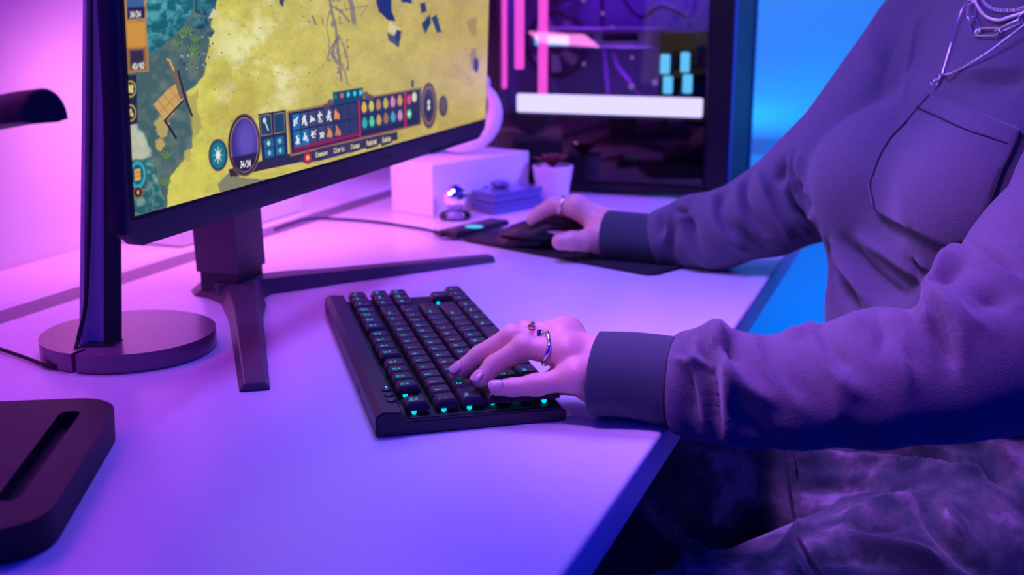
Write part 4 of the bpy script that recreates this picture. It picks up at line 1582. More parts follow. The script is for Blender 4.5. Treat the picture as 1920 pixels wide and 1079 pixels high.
def march_n(fn, pts, off=0.0, d0=0.6, d1=1.8):
    pts = np.asarray(pts, float)
    R = _f + _r * ((pts[:, :1] - 960) / FPX) + _u * ((539.5 - pts[:, 1:2]) / FPX)
    L = np.linalg.norm(R, axis=1)
    t = np.full(len(pts), d0)
    for _ in range(130):
        d = fn(EYE + R * t[:, None]) - off
        t = np.minimum(t + d * 0.8 / L, d1 + 0.05)
    ok = t < d1
    return EYE + R * t[:, None], ok


def vnormals(V, F):
    n = np.zeros_like(V)
    fn_ = np.cross(V[F[:, 2]] - V[F[:, 0]], V[F[:, 3]] - V[F[:, 1]])
    for i in range(4):
        np.add.at(n, F[:, i], fn_)
    return n / (np.linalg.norm(n, axis=1)[:, None] + 1e-12)


GAIN = 2.3


def folds(V, F, fn, lst, d0=0.6):
    """press creases and raise folds into a cloth: each (pixels along the fold, height, width)"""
    N = vnormals(V, F)
    disp = np.zeros(len(V))
    runs = [spline([(x, y, 0) for x, y in px], 5)[:, :2] if len(px) > 2 else np.linspace(px[0], px[1], 8) for px, h, w in lst]
    hit, good = march_n(fn, np.vstack(runs), 0.0, d0)
    at0 = 0
    for (px, h, w), P2 in zip(lst, runs):
        P, ok = hit[at0:at0 + len(P2)], good[at0:at0 + len(P2)]
        at0 += len(P2)
        P = P[ok]
        if len(P) < 3:
            continue
        lo, hi = P.min(0) - 3 * w, P.max(0) + 3 * w
        sel = np.where(((V > lo) & (V < hi)).all(1))[0]
        if len(sel) == 0:
            continue
        best = np.full(len(sel), 1e9)
        bt = np.zeros(len(sel))
        m = len(P) - 1
        for i in range(m):
            ab = P[i + 1] - P[i]
            t = np.clip((V[sel] - P[i]) @ ab / (ab @ ab + 1e-12), 0, 1)
            d = np.linalg.norm(V[sel] - P[i] - t[:, None] * ab, axis=1)
            up_ = d < best
            best[up_] = d[up_]
            bt[up_] = (i + t[up_]) / m
        taper = np.clip(np.sin(np.pi * (0.06 + 0.88 * bt)), 0, 1) ** 0.6
        disp[sel] += h * GAIN * taper * (0.62 * np.exp(-(best / w) ** 2) + 0.46 * np.exp(-best / (0.45 * w)))
    return V + N * disp[:, None]


def cr(ox, oy, s, pts):
    return [(ox + x / s, oy + y / s) for x, y in pts]


L1 = lambda *p: cr(1240, 560, 3.5975, p)
L2 = lambda *p: cr(1560, 440, 2.569, p)
L3 = lambda *p: cr(1180, 270, 4.15, p)
L4 = lambda *p: cr(1500, 440, 5.994, p)
L5 = lambda *p: cr(1440, 0, 2.248, p)
shirt_folds = [
    # near sleeve by the cuff
    (L1((250, 225), (225, 330), (235, 480), (270, 660), (290, 850)), .0045, .0065), (L1((150, 240), (180, 340), (170, 400)), -.005, .0060),
    (L1((180, 460), (190, 600), (200, 760), (230, 900)), -.0065, .0080), (L1((110, 405), (190, 432), (310, 425)), .0042, .0042),
    (L1((280, 250), (310, 380), (345, 560), (350, 780), (390, 940)), -.0075, .0075), (L1((405, 180), (420, 330), (440, 520), (440, 760), (430, 960)), .0055, .0075),
    (L1((470, 270), (465, 370), (500, 440)), -.0080, .0070), (L1((430, 400), (500, 530), (600, 610), (750, 690)), .0050, .0060),
    (L1((330, 190), (370, 250), (350, 330)), .0040, .0080), (L1((500, 640), (480, 760), (560, 860), (700, 940)), -.0040, .0110),
    (L1((620, 230), (670, 400), (780, 550), (950, 740)), .0038, .0075), (L1((690, 300), (740, 440), (860, 590), (960, 690)), -.0035, .0085),
    (L1((1010, 130), (1060, 300), (1150, 470), (1270, 590)), .0040, .0065), (L1((1050, 180), (1100, 310), (1190, 440), (1260, 520)), -.0045, .0070),
    (L1((860, 230), (930, 245), (1010, 200)), .0030, .0060), (L1((1180, 560), (1200, 700), (1180, 850)), .0020, .0090),
    # near sleeve towards the elbow
    (L2((215, 345), (250, 450), (240, 560)), -.0030, .0060), (L2((305, 320), (330, 450), (350, 600), (370, 720)), .0035, .0070), (L2((305, 400), (340, 520), (400, 640)), -.0040, .0060),
    (L2((435, 295), (445, 350), (470, 430)), .0055, .0055), (L2((350, 335), (415, 350), (425, 320)), -.0040, .0055), (L2((480, 330), (540, 430), (575, 560), (590, 640)), -.0085, .0075),
    (L2((450, 250), (540, 350), (600, 500), (615, 630)), .0065, .0070), (L2((600, 90), (540, 170), (460, 240)), .0060, .0075), (L2((640, 110), (560, 190), (520, 230)), -.0055, .0065),
    (L2((650, 50), (760, 100), (900, 190)), -.0080, .0060), (L2((610, 75), (680, 80), (780, 140), (900, 215)), .0050, .0070), (L2((720, 340), (780, 300), (840, 360)), -.0045, .0120),
    (L2((110, 380), (120, 460)), .0022, .0060), (L2((30, 620), (80, 720), (180, 780)), .0020, .0080), (L2((580, 300), (640, 400), (740, 460)), .0030, .0090),
    # far sleeve
    (L3((290, 480), (250, 600), (240, 720)), -.0060, .0080), (L3((330, 470), (310, 580), (270, 740)), .0050, .0070), (L3((420, 480), (400, 540)), -.0060, .0080), (L3((350, 560), (430, 570), (460, 480)), .0045, .0070),
    (L3((510, 400), (465, 560), (480, 720), (560, 860)), -.0085, .0080), (L3((540, 390), (500, 480), (490, 600)), .0045, .0070), (L3((320, 620), (310, 800), (330, 940)), -.0060, .0090),
    (L3((730, 350), (690, 460), (710, 600), (800, 720)), -.0075, .0075), (L3((660, 400), (670, 560), (740, 700), (880, 830)), .0050, .0075), (L3((400, 620), (470, 780), (620, 950)), .0045, .0080),
    (L3((900, 270), (875, 400), (920, 540), (1040, 700)), -.0080, .0075), (L3((860, 290), (850, 430), (890, 570), (1020, 760)), .0050, .0070), (L3((880, 620), (940, 740), (1050, 820)), -.0050, .0085),
    (L3((1010, 220), (1060, 380), (1180, 600), (1240, 740)), .0055, .0075), (L3((1070, 330), (1140, 480), (1230, 640)), -.0060, .0085), (L3((1200, 120), (1180, 230), (1210, 300)), -.0085, .0070),
    (L3((1240, 340), (1300, 500), (1420, 640)), -.0085, .0070), (L3((1230, 330), (1260, 310), (1330, 470), (1440, 580)), .0050, .0070), (L3((1290, 70), (1260, 200), (1330, 340), (1400, 460)), -.0070, .0075),
    (L3((1240, 100), (1220, 220), (1240, 330)), .0050, .0065), (L3((1320, 60), (1300, 190), (1390, 380)), .0045, .0070), (L3((1210, 380), (1290, 560), (1390, 690)), .0045, .0070),
    # front of the body
    (L4((330, 120), (380, 330), (460, 560), (620, 830)), -.0110, .0120), (L4((300, 60), (450, 290), (650, 540), (740, 740)), .0060, .0100), (L4((530, 150), (680, 350), (900, 560), (1200, 740)), -.0110, .0130),
    (L4((430, 120), (600, 400), (760, 640)), .0030, .0110), (L4((700, 60), (950, 240), (1180, 420), (1400, 600)), .0050, .0080), (L4((880, 240), (1150, 460), (1380, 640)), -.0060, .0100),
    (L4((1290, 280), (1500, 430)), .0030, .0080), (L4((240, 480), (220, 640), (260, 800)), .0040, .0140), (L4((1240, 330), (1420, 500)), -.0050, .0100),
    (L5((690, 0), (620, 140), (590, 330), (560, 480)), .0030, .0140), (L5((480, 30), (430, 200), (520, 330)), .0020, .0150), (L5((560, 130), (500, 300), (470, 420)), -.0022, .0150),
    (L5((770, 310), (900, 300), (1079, 285)), .0035, .0170), (L5((880, 350), (980, 345), (1079, 340)), -.0045, .0150), (L5((640, 250), (580, 420), (530, 540)), -.0020, .0120),
]

M('shirt_cloth', (0.135, 0.115, 0.150), 0.9, bump=0.7, bscale=750, var=0.22, vscale=260, sheen=0.35)
M('shirt_cuff', (0.048, 0.066, 0.080), 0.9, bump=0.5, bscale=1100, sheen=0.30)
M('seam_thread', (0.030, 0.026, 0.040), 0.9)
M('skin', (0.88, 0.48, 0.38), 0.42, bump=0.12, bscale=700, var=0.07, vscale=45, sss=0.12)
M('nail', (0.84, 0.50, 0.46), 0.22, coat=0.4)
M('hair', (0.05, 0.03, 0.025), 0.5)

# ---------------- skin: hands at fine resolution, the rest of the body underneath the clothes
HL = {
    'index': ([(1062, 628, .876), (985, 624, .884), (930, 655, .889)], (906, 683, .0285), [.0115, .0088, .0074, .0064]),
    'middle': ([(1052, 640, .858), (960, 633, .864), (899, 668, .867)], (861, 697, .0285), [.0118, .0090, .0078, .0066]),
    'ring': ([(1064, 663, .840), (983, 651, .848), (926, 686, .851)], (900, 713, .0285), [.0112, .0088, .0076, .0063]),
    'pinky': ([(1080, 709, .825), (1006, 722, .829), (962, 727, .831)], (931, 728, .0275), [.0094, .0078, .0068, .0056]),
}
HR = {
    'index': ([(1078, 389, 1.400), (1036, 385, 1.408), (1008, 402, 1.410)], (995, 413, None), [.0115, .0088, .0074, .0060]),
    'middle': ([(1080, 386, 1.422), (1036, 384, 1.430), (1010, 398, 1.432)], (994, 410, None), [.0115, .0088, .0074, .0060]),
    'ring': ([(1086, 388, 1.445), (1046, 390, 1.455), (1024, 404, 1.455)], (1012, 416, None), [.0110, .0084, .0072, .0060]),
    'pinky': ([(1094, 392, 1.465), (1060, 398, 1.475), (1042, 408, 1.475)], (1032, 418, None), [.0100, .0078, .0066, .0056]),
}


def finger_pts(rec, Dtip=None):
    j, tip, r = rec
    P = [atd(*p) for p in j]
    if tip[2] is None:
        P.append(atd(tip[0], tip[1], proj(P[-1])[2] - 0.002))
    else:
        P.append(at(*tip))
    return P, r


LF = {k: finger_pts(v) for k, v in HL.items()}
RF = {k: finger_pts(v) for k, v in HR.items()}
LW = atd(1128, 698, .846)
LWb = atd(1210, 706, .842)
LT = ([atd(1098, 706, .868), atd(1068, 712, .874), atd(1045, 716, .868), atd(1028, 718, .860)], [.0140, .0112, .0094, .0078])
RW = atd(1146, 432, 1.392)
RWb = atd(1215, 446, 1.372)
RT = ([atd(1122, 452, 1.385), atd(1098, 452, 1.375), atd(1072, 452, 1.370), atd(1050, 454, 1.368)], [.0150, .0128, .0115, .0100])


def sd_hand(P, fingers, wrist, wristb, thumb, side, flat):
    d = econe(P, wrist, wristb, (.0235, .0195), (.0255, .0225), side)
    pal = None
    for k, (pts, r) in fingers.items():
        e = rcone(P, wrist * 0.75 + pts[0] * 0.25, pts[0], .0120, r[0] * 1.02)
        pal = e if pal is None else smin(pal, e, 0.016)
    d = smin(d, pal, 0.016)
    tp, tr = thumb
    e = rcone(P, wrist * 0.7 + tp[0] * 0.3, tp[0], .014, tr[0])
    for i in range(3):
        e = smin(e, rcone(P, tp[i], tp[i + 1], tr[i], tr[i + 1]), 0.004)
    d = smin(d, e, 0.018)
    fs = None
    for k, (pts, r) in fingers.items():
        e = rcone(P, pts[0], pts[1], r[0] * 0.92, r[1] * 1.0)
        e = smin(e, rcone(P, pts[1], pts[2], r[1] * 1.0, r[2]), 0.003)
        e = smin(e, rcone(P, pts[2], pts[3], r[2], r[3]), 0.003)
        e = smin(e, np.linalg.norm(P - pts[1], axis=1) - r[1] * 1.05, 0.003)        # knuckle
        fs = e if fs is None else smin(fs, e, 0.0022)
    # ridges of the knuckles on the back of the hand
    d = smin(d, fs, 0.009)
    for k, (pts, r) in fingers.items():
        d = smin(d, np.linalg.norm(P - (pts[0] + flat * 0.0035), axis=1) - r[0] * 0.82, 0.008)
        b = pts[0] + (wrist - pts[0]) * 0.45
        d = smin(d, rcone(P, pts[0] + flat * 0.006, b + flat * 0.0075, .0035, .0025), 0.007)    # tendon
    return d


hand_up_L = np.array([0, 0, 0.85]) - FH * 0.35
hand_up_R = np.array([0, 0, 0.9]) - FH * 0.2
sdL = lambda P: sd_hand(P, LF, LW, LWb, LT, np.array([0, 0, 1.0]) - FH * 0.2, hand_up_L)
sdR = lambda P: sd_hand(P, RF, RW, RWb, RT, np.array([0, 0, 1.0]), hand_up_R)


def bounds(pts, m):
    pts = np.array(pts)
    return pts.min(0) - m, pts.max(0) + m


def hand_creases(V, F, fingers):
    """wrinkles over the finger joints"""
    N = vnormals(V, F)
    disp = np.zeros(len(V))
    for k, (pts, r) in fingers.items():
        for j, amp in ((1, .00055), (2, .0004)):
            ax = pts[j + 1] - pts[j - 1]
            ax /= np.linalg.norm(ax)
            q = V - pts[j]
            x = q @ ax
            rad = np.linalg.norm(q - x[:, None] * ax, axis=1)
            m = (np.abs(x) < 0.007) & (rad < r[j] * 1.5)
            disp[m] -= amp * (0.5 + 0.5 * np.cos(x[m] * 2 * np.pi / 0.0026)) * np.exp(-(x[m] / 0.0035) ** 2)
    return V + N * disp[:, None]


skinV, skinF = [], []
lo, hi = bounds([p for k in LF for p in LF[k][0]] + LT[0] + [LW, LWb], 0.022)
V, F = surfnet(sdL, lo, hi, 0.0011)
V = hand_creases(relax(V, F, 1), F, LF)
skinV.append(V), skinF.append(F)
lo, hi = bounds([p for k in RF for p in RF[k][0]] + RT[0] + [RW, RWb], 0.022)
V, F = surfnet(sdR, lo, hi, 0.0016)
skinV.append(relax(V, F, 1)), skinF.append(F)


def sd_core(P):
    q = (P - MO) @ PA_
    d = sd_torso(P) + 0.030
    d = smin(d, chain(P, [LWb] + LSP[4:], [.018, .018, .019, .020, .024, .028, .032], None, 0.01), 0.004)
    d = smin(d, chain(P, LUP, [.032, .036, .040, .046], None), 0.03)
    d = smin(d, chain(P, [RWb] + RSP[3:], [.017, .018, .020, .024, .030], None), 0.004)
    d = smin(d, chain(P, RUP, [.034, .044], None), 0.03)
    nk = pp_(-0.070, 0, 0.31)
    hd_ = pp_(-0.020, 0, 0.50)
    d = smin(d, rcone(P, nk, pp_(-0.045, 0, 0.47), 0.056, 0.052), 0.035)
    d = smin(d, ell(q, (-0.035, 0, 0.565), (0.098, 0.078, 0.105)), 0.02)        # skull
    d = smin(d, ell(q, (0.010, 0, 0.505), (0.062, 0.055, 0.062)), 0.03)         # jaw
    d = smin(d, rcone(P, pp_(0.062, 0, 0.555), pp_(0.080, 0, 0.525), .008, .012), 0.012)   # nose
    for s in (-1, 1):
        d = smax(d, -(np.linalg.norm(q - (0.068, 0.031 * s, 0.555), axis=1) - 0.015), 0.014)  # eye sockets
        d = smin(d, ell(q, (0.050, 0.031 * s, 0.553), (.014, .015, .012)), 0.004)
        d = smin(d, ell(q, (-0.030, 0.078 * s, 0.540), (.017, .007, .028)), 0.008)            # ears
    d = smin(d, ell(q, (0.064, 0, 0.493), (.010, .022, .006)), 0.006)           # lips
    d = smin(d, ell(q, (-0.03, 0, -0.17), (0.105, 0.140, 0.08)), 0.05)
    for s in (-1, 1):
        hp, kn, an = LEG(s)
        d = smin(d, rcone(P, hp, kn, 0.058, 0.042), 0.04)
        d = smin(d, rcone(P, kn, an, 0.042, 0.032), 0.02)
        d = smin(d, rcone(P, an, an + PF * 0.12 + [0, 0, -0.035], 0.034, 0.026), 0.02)
    return d


def LEG(s):
    if s > 0:       # the person's left leg, nearer the camera
        return pp_(-0.03, 0.10, -0.225), pp_(0.42, 0.200, -0.243), pp_(0.34, 0.21, -0.66)
    return pp_(-0.03, -0.10, -0.225), pp_(0.40, -0.07, -0.235), pp_(0.36, -0.06, -0.66)


cl, ch = MO + [-0.62, -0.55, -0.735], MO + [0.45, 0.45, 0.70]
V, F = surfnet(sd_core, cl, ch, 0.010)
skinV.append(V), skinF.append(F)
k = 0
FF = []
for v, f in zip(skinV, skinF):
    FF.append(f + k)
    k += len(v)
person = solid('person', (np.vstack(skinV), np.vstack(FF)), 'skin', 'person in a charcoal pocket sweatshirt, one hand on the keyboard, one on the mouse', 'person', smooth=True, base=(MO[0], MO[1], -0.74))

# fingernails of the near hand
def nail(pts, r, n, w, l, back=0.0):
    d = pts[3] - pts[2]
    d /= np.linalg.norm(d)
    n = n - (n @ d) * d
    n /= np.linalg.norm(n)
    s = np.cross(d, n)
    V, F = [], []
    nu, nv_ = 9, 9
    for i in range(nu):
        t = -1 + 2 * i / (nu - 1)
        for j in range(nv_):
            u_ = -1 + 2 * j / (nv_ - 1)
            ww = w * (1 - 0.35 * max(0, abs(t)) ** 4)
            a = u_ * 0.95
            rr_ = r * 1.06
            tt_ = t * l + back
            edge = math.sqrt(max(0.0, 1 - abs(t) ** 3))
            a *= (0.15 + 0.80 * edge)
            V.append(pts[3] + d * tt_ + s * (rr_ * math.sin(a)) + n * (rr_ * math.cos(a) + 0.0002 - 0.0012 * max(0, t) ** 2))
    for i in range(nu - 1):
        for j in range(nv_ - 1):
            F.append([i * nv_ + j, (i + 1) * nv_ + j, (i + 1) * nv_ + j + 1, i * nv_ + j + 1])
    return np.array(V), F


for nm in ('index', 'middle', 'ring', 'pinky'):
    pts, r = LF[nm]
    a = pts[2] - pts[1]
    d = pts[3] - pts[2]
    d = d / np.linalg.norm(d)
    n = a - (a @ d) * d
    n = n / np.linalg.norm(n) * 0.6 - FH * 0.75 + np.array([0, 0, 0.35])
    if nm == 'pinky':
        n = np.array([0, 0, 0.75]) - FH * 0.8
    o = part('fingernail', nail(pts, r[3], n, .005, .0054, 0.0006), 'nail', person, smooth=True)
    md = o.modifiers.new('thick', 'SOLIDIFY')
    md.thickness = 0.0004

# ---------------- sweatshirt
sl_, sh_ = MO + [-0.30, -0.42, -0.19], MO + [0.36, 0.36, 0.41]
slo, shi = bounds(LSP[2:] + LUP + RSP[1:] + RUP + [sl_, sh_], 0.075)
V, F = surfnet(sd_shirt, slo, shi, 0.0028)
V = relax(V, F, 1)
V = folds(V, F, sd_shirt, shirt_folds)
V = relax(V, F, 1, 0.35)
shirt = part('sweatshirt', (V, F), 'shirt_cloth', person, smooth=True)


def cuff(pts, rad, n_around=72, nl=14):
    """ribbed band around a wrist"""
    V, F = [], []
    P = spline(pts, nl)[:]
    R_ = spline([(a, b, 0) for a, b in rad], nl)
    m = len(P)
    tan = np.gradient(P, axis=0)
    tan /= np.linalg.norm(tan, axis=1)[:, None]
    layers = [(i, 1.0) for i in range(m)] + [(m - 1, 0.86)]
    layers = [(nl, 0.90), (1, 0.93), (0, 0.96)] + layers
    for i, s in layers:
        sd = np.array([0, 0, 1.0])
        sd = sd - (sd @ tan[i]) * tan[i]
        sd /= np.linalg.norm(sd)
        ot = np.cross(tan[i], sd)
        for k in range(n_around):
            a = 2 * math.pi * k / n_around
            rib = 1 + 0.006 * math.cos(36 * a)
            rad_ = sd * (R_[i, 0] * s * rib * math.cos(a)) + ot * (R_[i, 1] * s * rib * math.sin(a))
            near_ = max(0.0, float(-(rad_ @ FH) / R_[i, 1])) * max(0.0, 1 - i / nl)
            V.append(P[i] + rad_ - tan[i] * 0.0045 * near_)
    L = len(layers)
    for i in range(L - 1):
        for k in range(n_around):
            l = (k + 1) % n_around
            F.append([i * n_around + k, i * n_around + l, (i + 1) * n_around + l, (i + 1) * n_around + k])
    return np.array(V), np.array(F)


ext = lambda A, i, j, t: A[i] + (A[j] - A[i]) * t
for pts, rad in (((LSP[0], LSP[1], LSP[2], ext(LSP, 2, 3, 0.3)), (LSR[0], LSR[1], LSR[2], LSR[2])), ((RSP[0], ext(RSP, 0, 1, .5), RSP[1], ext(RSP, 1, 2, .25)), (RSR[0], RSR[0], RSR[1], RSR[1]))):
    V, F = cuff(pts, rad)
    c = part('cuff', (V, F), 'shirt_cuff', shirt, smooth=True)
# stitched ring where the near cuff joins the sleeve
sx = []
for k in range(72):
    a = 2 * math.pi * k / 72
    d = LSP[3] - LSP[2]
    d /= np.linalg.norm(d)
    sd = np.array([0, 0, 1.0]) - d[2] * d
    sd /= np.linalg.norm(sd)
    ot = np.cross(d, sd)
    sx.append(LSP[2] + d * 0.0008 + sd * (LSR[2][0] + 0.0012) * math.cos(a) + ot * (LSR[2][1] + 0.0012) * math.sin(a))
part('cuff_seam', tube(sx, 0.0011, 6, closed=True), 'seam_thread', shirt, smooth=True)

# chest pocket
pk = L5((680, 395), (625, 455), (575, 515), (520, 570), (470, 650), (440, 730), (425, 780), (440, 850), (460, 900), (600, 970), (740, 1035), (830, 1015), (900, 940), (950, 830), (990, 720), (1030, 640), (1068, 550), (960, 505), (880, 475), (780, 430))
pk = np.array(pk)


def pip(x, y, poly):
    c = False
    n = len(poly)
    j = n - 1
    for i in range(n):
        if (poly[i][1] > y) != (poly[j][1] > y) and x < (poly[j][0] - poly[i][0]) * (y - poly[i][1]) / (poly[j][1] - poly[i][1]) + poly[i][0]:
            c = not c
        j = i
    return c


bm = bmesh.new()
bv = [bm.verts.new((x, y, 0)) for x, y in pk]
bf = bm.faces.new(bv)
bmesh.ops.triangulate(bm, faces=[bf])
for _ in range(4):
    bmesh.ops.subdivide_edges(bm, edges=[e for e in bm.edges if e.calc_length() > 9], cuts=1, use_grid_fill=True)
bmesh.ops.triangulate(bm, faces=bm.faces[:])
bm.verts.index_update()
pv = np.array([v.co[:2] for v in bm.verts])
pfc = [[v.index for v in f.verts] for f in bm.faces]
bnd = [v.index for v in bm.verts if any(e.is_boundary for e in v.link_edges)]
bm.free()
P3, ok = march_n(sd_torso, pv, 0.0042, 0.85)
inn, ok2 = march_n(sd_torso, pv[bnd], 0.0000, 0.85)
P3[bnd] = inn * 0.35 + P3[bnd] * 0.65
poc = part('pocket', (P3, pfc), 'shirt_cloth', shirt, smooth=True)
md = poc.modifiers.new('thick', 'SOLIDIFY')
md.thickness = 0.0025
md.offset = 0


def on_shirt(pts, off, n=6):
    P2 = spline([(x, y, 0) for x, y in pts], n)[:, :2]
    P, ok = march_n(sd_torso, P2, off, 0.85)
    return P[ok]


cpk = pk.mean(0)
inset = pk + (cpk - pk) * 0.035
part('pocket_seam', tube(on_shirt(np.vstack([pk[:16], pk[16:17]]) * 0.985 + cpk * 0.015, 0.0050, 3), 0.0010, 6), 'seam_thread', poc, smooth=True)
hem = on_shirt(L5((625, 452), (720, 495), (830, 545), (920, 575), (1010, 605)), 0.0058, 14)
for i in range(0, len(hem) - 1, 1):
    a, b = hem[i], hem[i + 1]
    part('stitch', tube([a, a * 0.35 + b * 0.65], 0.0009, 5), 'seam_thread', poc, smooth=True)

# ---------------- trousers
def sd_trousers(P):
    q = (P - MO) @ PA_
    d = ell(q, (-0.025, 0, -0.165), (0.145, 0.172, 0.115))
    for s in (-1, 1):
        hp, kn, an = LEG(s)
        d = smin(d, rcone(P, hp, kn, 0.105 if s > 0 else 0.098, 0.086 if s > 0 else 0.076), 0.04)
        d = smin(d, rcone(P, kn, an, 0.080, 0.066), 0.03)
    d = smin(d, ell(q, (0.11, 0.0, -0.215), (0.13, 0.11, 0.085)), 0.03)
    return smax(d, -(P[:, 2] + 0.665), 0.01)


T1 = lambda *p: cr(1460, 800, 3.867, p)
T2 = lambda *p: cr(1100, 800, 3.867, p)
trouser_folds = [
    (T1((110, 270), (300, 245), (700, 255), (1100, 310), (1450, 320)), 0.0085, 0.0068), (T1((300, 180), (700, 215), (1000, 240), (1300, 290)), -0.0102, 0.0082), (T1((200, 150), (600, 170), (1000, 150), (1400, 260)), 0.0068, 0.0082),
    (T1((150, 440), (600, 420), (1000, 450)), -0.0085, 0.0095), (T1((90, 620), (80, 450), (120, 280)), -0.0068, 0.0048), (T1((1050, 540), (1150, 720), (1300, 900), (1500, 1079)), -0.0085, 0.0082),
    (T1((430, 790), (600, 620), (900, 540), (980, 470)), 0.0051, 0.0082), (T1((430, 800), (700, 870), (1000, 920), (1150, 980)), 0.0059, 0.0082), (T1((600, 740), (850, 690), (1000, 640)), -0.0051, 0.0109),
    (T1((20, 920), (140, 780), (250, 740)), 0.0068, 0.0061), (T1((140, 800), (230, 930), (310, 1079)), -0.0051, 0.0041), (T1((20, 930), (150, 1079)), 0.0051, 0.0054), (T1((300, 960), (550, 940), (800, 1010)), -0.0051, 0.0095),
    (T1((1190, 500), (1190, 650), (1300, 800)), 0.0051, 0.0082), (T1((1450, 60), (1600, 200), (1779, 300)), 0.0068, 0.0082), (T1((1480, 300), (1700, 420)), -0.0068, 0.0068), (T2((700, 1050), (790, 970), (870, 1000)), 0.0085, 0.0068),
    (T2((400, 700), (600, 850), (740, 1000)), 0.0034, 0.0095), (T2((1300, 700), (1000, 880), (860, 1000)), 0.0026, 0.0068),
]
mt = bpy.data.materials.new('camo_cloth')
mt.use_nodes = True
nt = mt.node_tree
bs = nt.nodes['Principled BSDF']
bs.inputs['Roughness'].default_value = 0.9
bs.inputs['Sheen Weight'].default_value = 0.2
tc = nt.nodes.new('ShaderNodeTexCoord')
n1 = nt.nodes.new('ShaderNodeTexNoise')
n1.inputs['Scale'].default_value = 13.0
n1.inputs['Detail'].default_value = 9
n1.inputs['Roughness'].default_value = 0.62
n1.inputs['Distortion'].default_value = 0.2
rp = nt.nodes.new('ShaderNodeValToRGB')
rp.color_ramp.elements[0].position = 0.43
rp.color_ramp.elements[0].color = (0.014, 0.022, 0.034, 1)
rp.color_ramp.elements[1].position = 0.62
rp.color_ramp.elements[1].color = (0.26, 0.23, 0.26, 1)
e_ = rp.color_ramp.elements.new(0.49)
e_.color = (0.035, 0.058, 0.062, 1)
e_ = rp.color_ramp.elements.new(0.55)
e_.color = (0.10, 0.09, 0.10, 1)
nt.links.new(tc.outputs['Object'], n1.inputs['Vector'])
nt.links.new(n1.outputs['Fac'], rp.inputs[0])
nt.links.new(rp.outputs[0], bs.inputs['Base Color'])
n2 = nt.nodes.new('ShaderNodeTexNoise')
n2.inputs['Scale'].default_value = 900
nt.links.new(tc.outputs['Object'], n2.inputs['Vector'])
bp = nt.nodes.new('ShaderNodeBump')
bp.inputs['Strength'].default_value = 0.4
bp.inputs['Distance'].default_value = 0.001
nt.links.new(n2.outputs['Fac'], bp.inputs['Height'])
nt.links.new(bp.outputs['Normal'], bs.inputs['Normal'])
MATS['camo_cloth'] = mt
V, F = surfnet(sd_trousers, MO + [-0.62, -0.60, -0.68], MO + [0.30, 0.35, -0.03], 0.0042)
V = relax(V, F, 1)
V = folds(V, F, sd_trousers, trouser_folds, 0.6)
trs = part('trousers', (relax(V, F, 1, 0.4), F), 'camo_cloth', person, smooth=True)


def on_trousers(pts, off, n=6):
    P, ok = march_n(sd_trousers, spline([(x, y, 0) for x, y in pts], n)[:, :2], off, 0.6)
    return P[ok]


for pts, off in ((T1((40, 60), (42, 150), (50, 300), (70, 450), (95, 600), (120, 700)), 0.002), (T1((90, 130), (105, 200), (115, 265), (118, 330)), 0.006), (T1((130, 790), (190, 880), (250, 990), (320, 1090)), 0.004)):
    Q = on_trousers(pts, off)
    if len(Q) > 3:
        part('seam', tube(Q, 0.0013, 6), 'seam_thread', trs, smooth=True)
for s in (-1, 1):
    hp, kn, an = LEG(s)
    V, F = surfnet(lambda P: smax(smin(rcone(P, an + [0, 0, -0.02], an + PF * 0.13 + [0, 0, -0.045], 0.046, 0.034), rcone(P, an, an + [0, 0, -0.02], .045, .046), 0.02), -(P[:, 2] + 0.7395), 0.003), an + [-0.22, -0.2, -0.09], an + [0.2, 0.2, 0.06], 0.006)
    part('shoe', (V, F), 'white_card', person, smooth=True)

# ================================================================== JEWELLERY
M('gold_pale', (0.90, 0.74, 0.52), 0.12, metal=1.0)


def ring_on(name, a, b, t, rad, label, axial, thick, mat='silver', th0=0.0, th1=2 * math.pi, n=56, open_=False, upv=None):
    """a ring around the finger bone a-b; axial(theta) = shift along the finger"""
    d = b - a
    d = d / np.linalg.norm(d)
    c = a + (b - a) * t
    up = np.array([0, 0, 1.0]) if upv is None else upv
    up = up - (up @ d) * d
    up /= np.linalg.norm(up)
    s = np.cross(d, up)
    th = np.linspace(th0, th1, n, endpoint=open_)
    P = [c + d * axial(x) + (up * math.cos(x) + s * math.sin(x)) * (rad + thick(x) * 0.4) for x in th]
    return solid(name, tube(P, [thick(x) for x in th], 10, closed=not open_), mat, label, 'ring', 'finger rings', smooth=True)


mp, mr = LF['middle']
ring_on('finger_ring', mp[0], mp[1], 0.50, 0.0112, 'open silver ring with two blobs on the middle finger over the keyboard', lambda x: 0.0036 * math.tanh((x - math.pi) * 0.9) * -1, lambda x: 0.0013 + 0.0017 * max(0.0, abs(x - math.pi) / math.pi) ** 4,
        'gold_pale', 0.10, 2 * math.pi - 0.10, 56, True, np.array([0, 0, 0.75]) - FH * 0.55)
rp_, rr2 = LF['ring']
ring_on('finger_ring', rp_[0], rp_[1], 0.44, 0.0116, 'wavy silver ring on the ring finger over the keyboard', lambda x: 0.0026 * math.sin(2 * x + 0.6), lambda x: 0.0013 + 0.0005 * math.sin(3 * x) + 0.0007 * math.cos(x))
ip, ir = RF['index']
ring_on('finger_ring', ip[0], ip[1], 0.55, 0.0112, 'broad wavy silver ring on the index finger over the mouse', lambda x: 0.0014 * math.sin(2 * x), lambda x: 0.0018 + 0.0003 * math.sin(2 * x))

N1 = lambda *p: cr(1720, 0, 6.345, p)


def on_torso(pts, off, n):
    P2 = spline([(x, y, 0) for x, y in pts], n)[:, :2]
    P, ok = march_n(sd_torso, P2, off, 0.85)
    return P[ok]


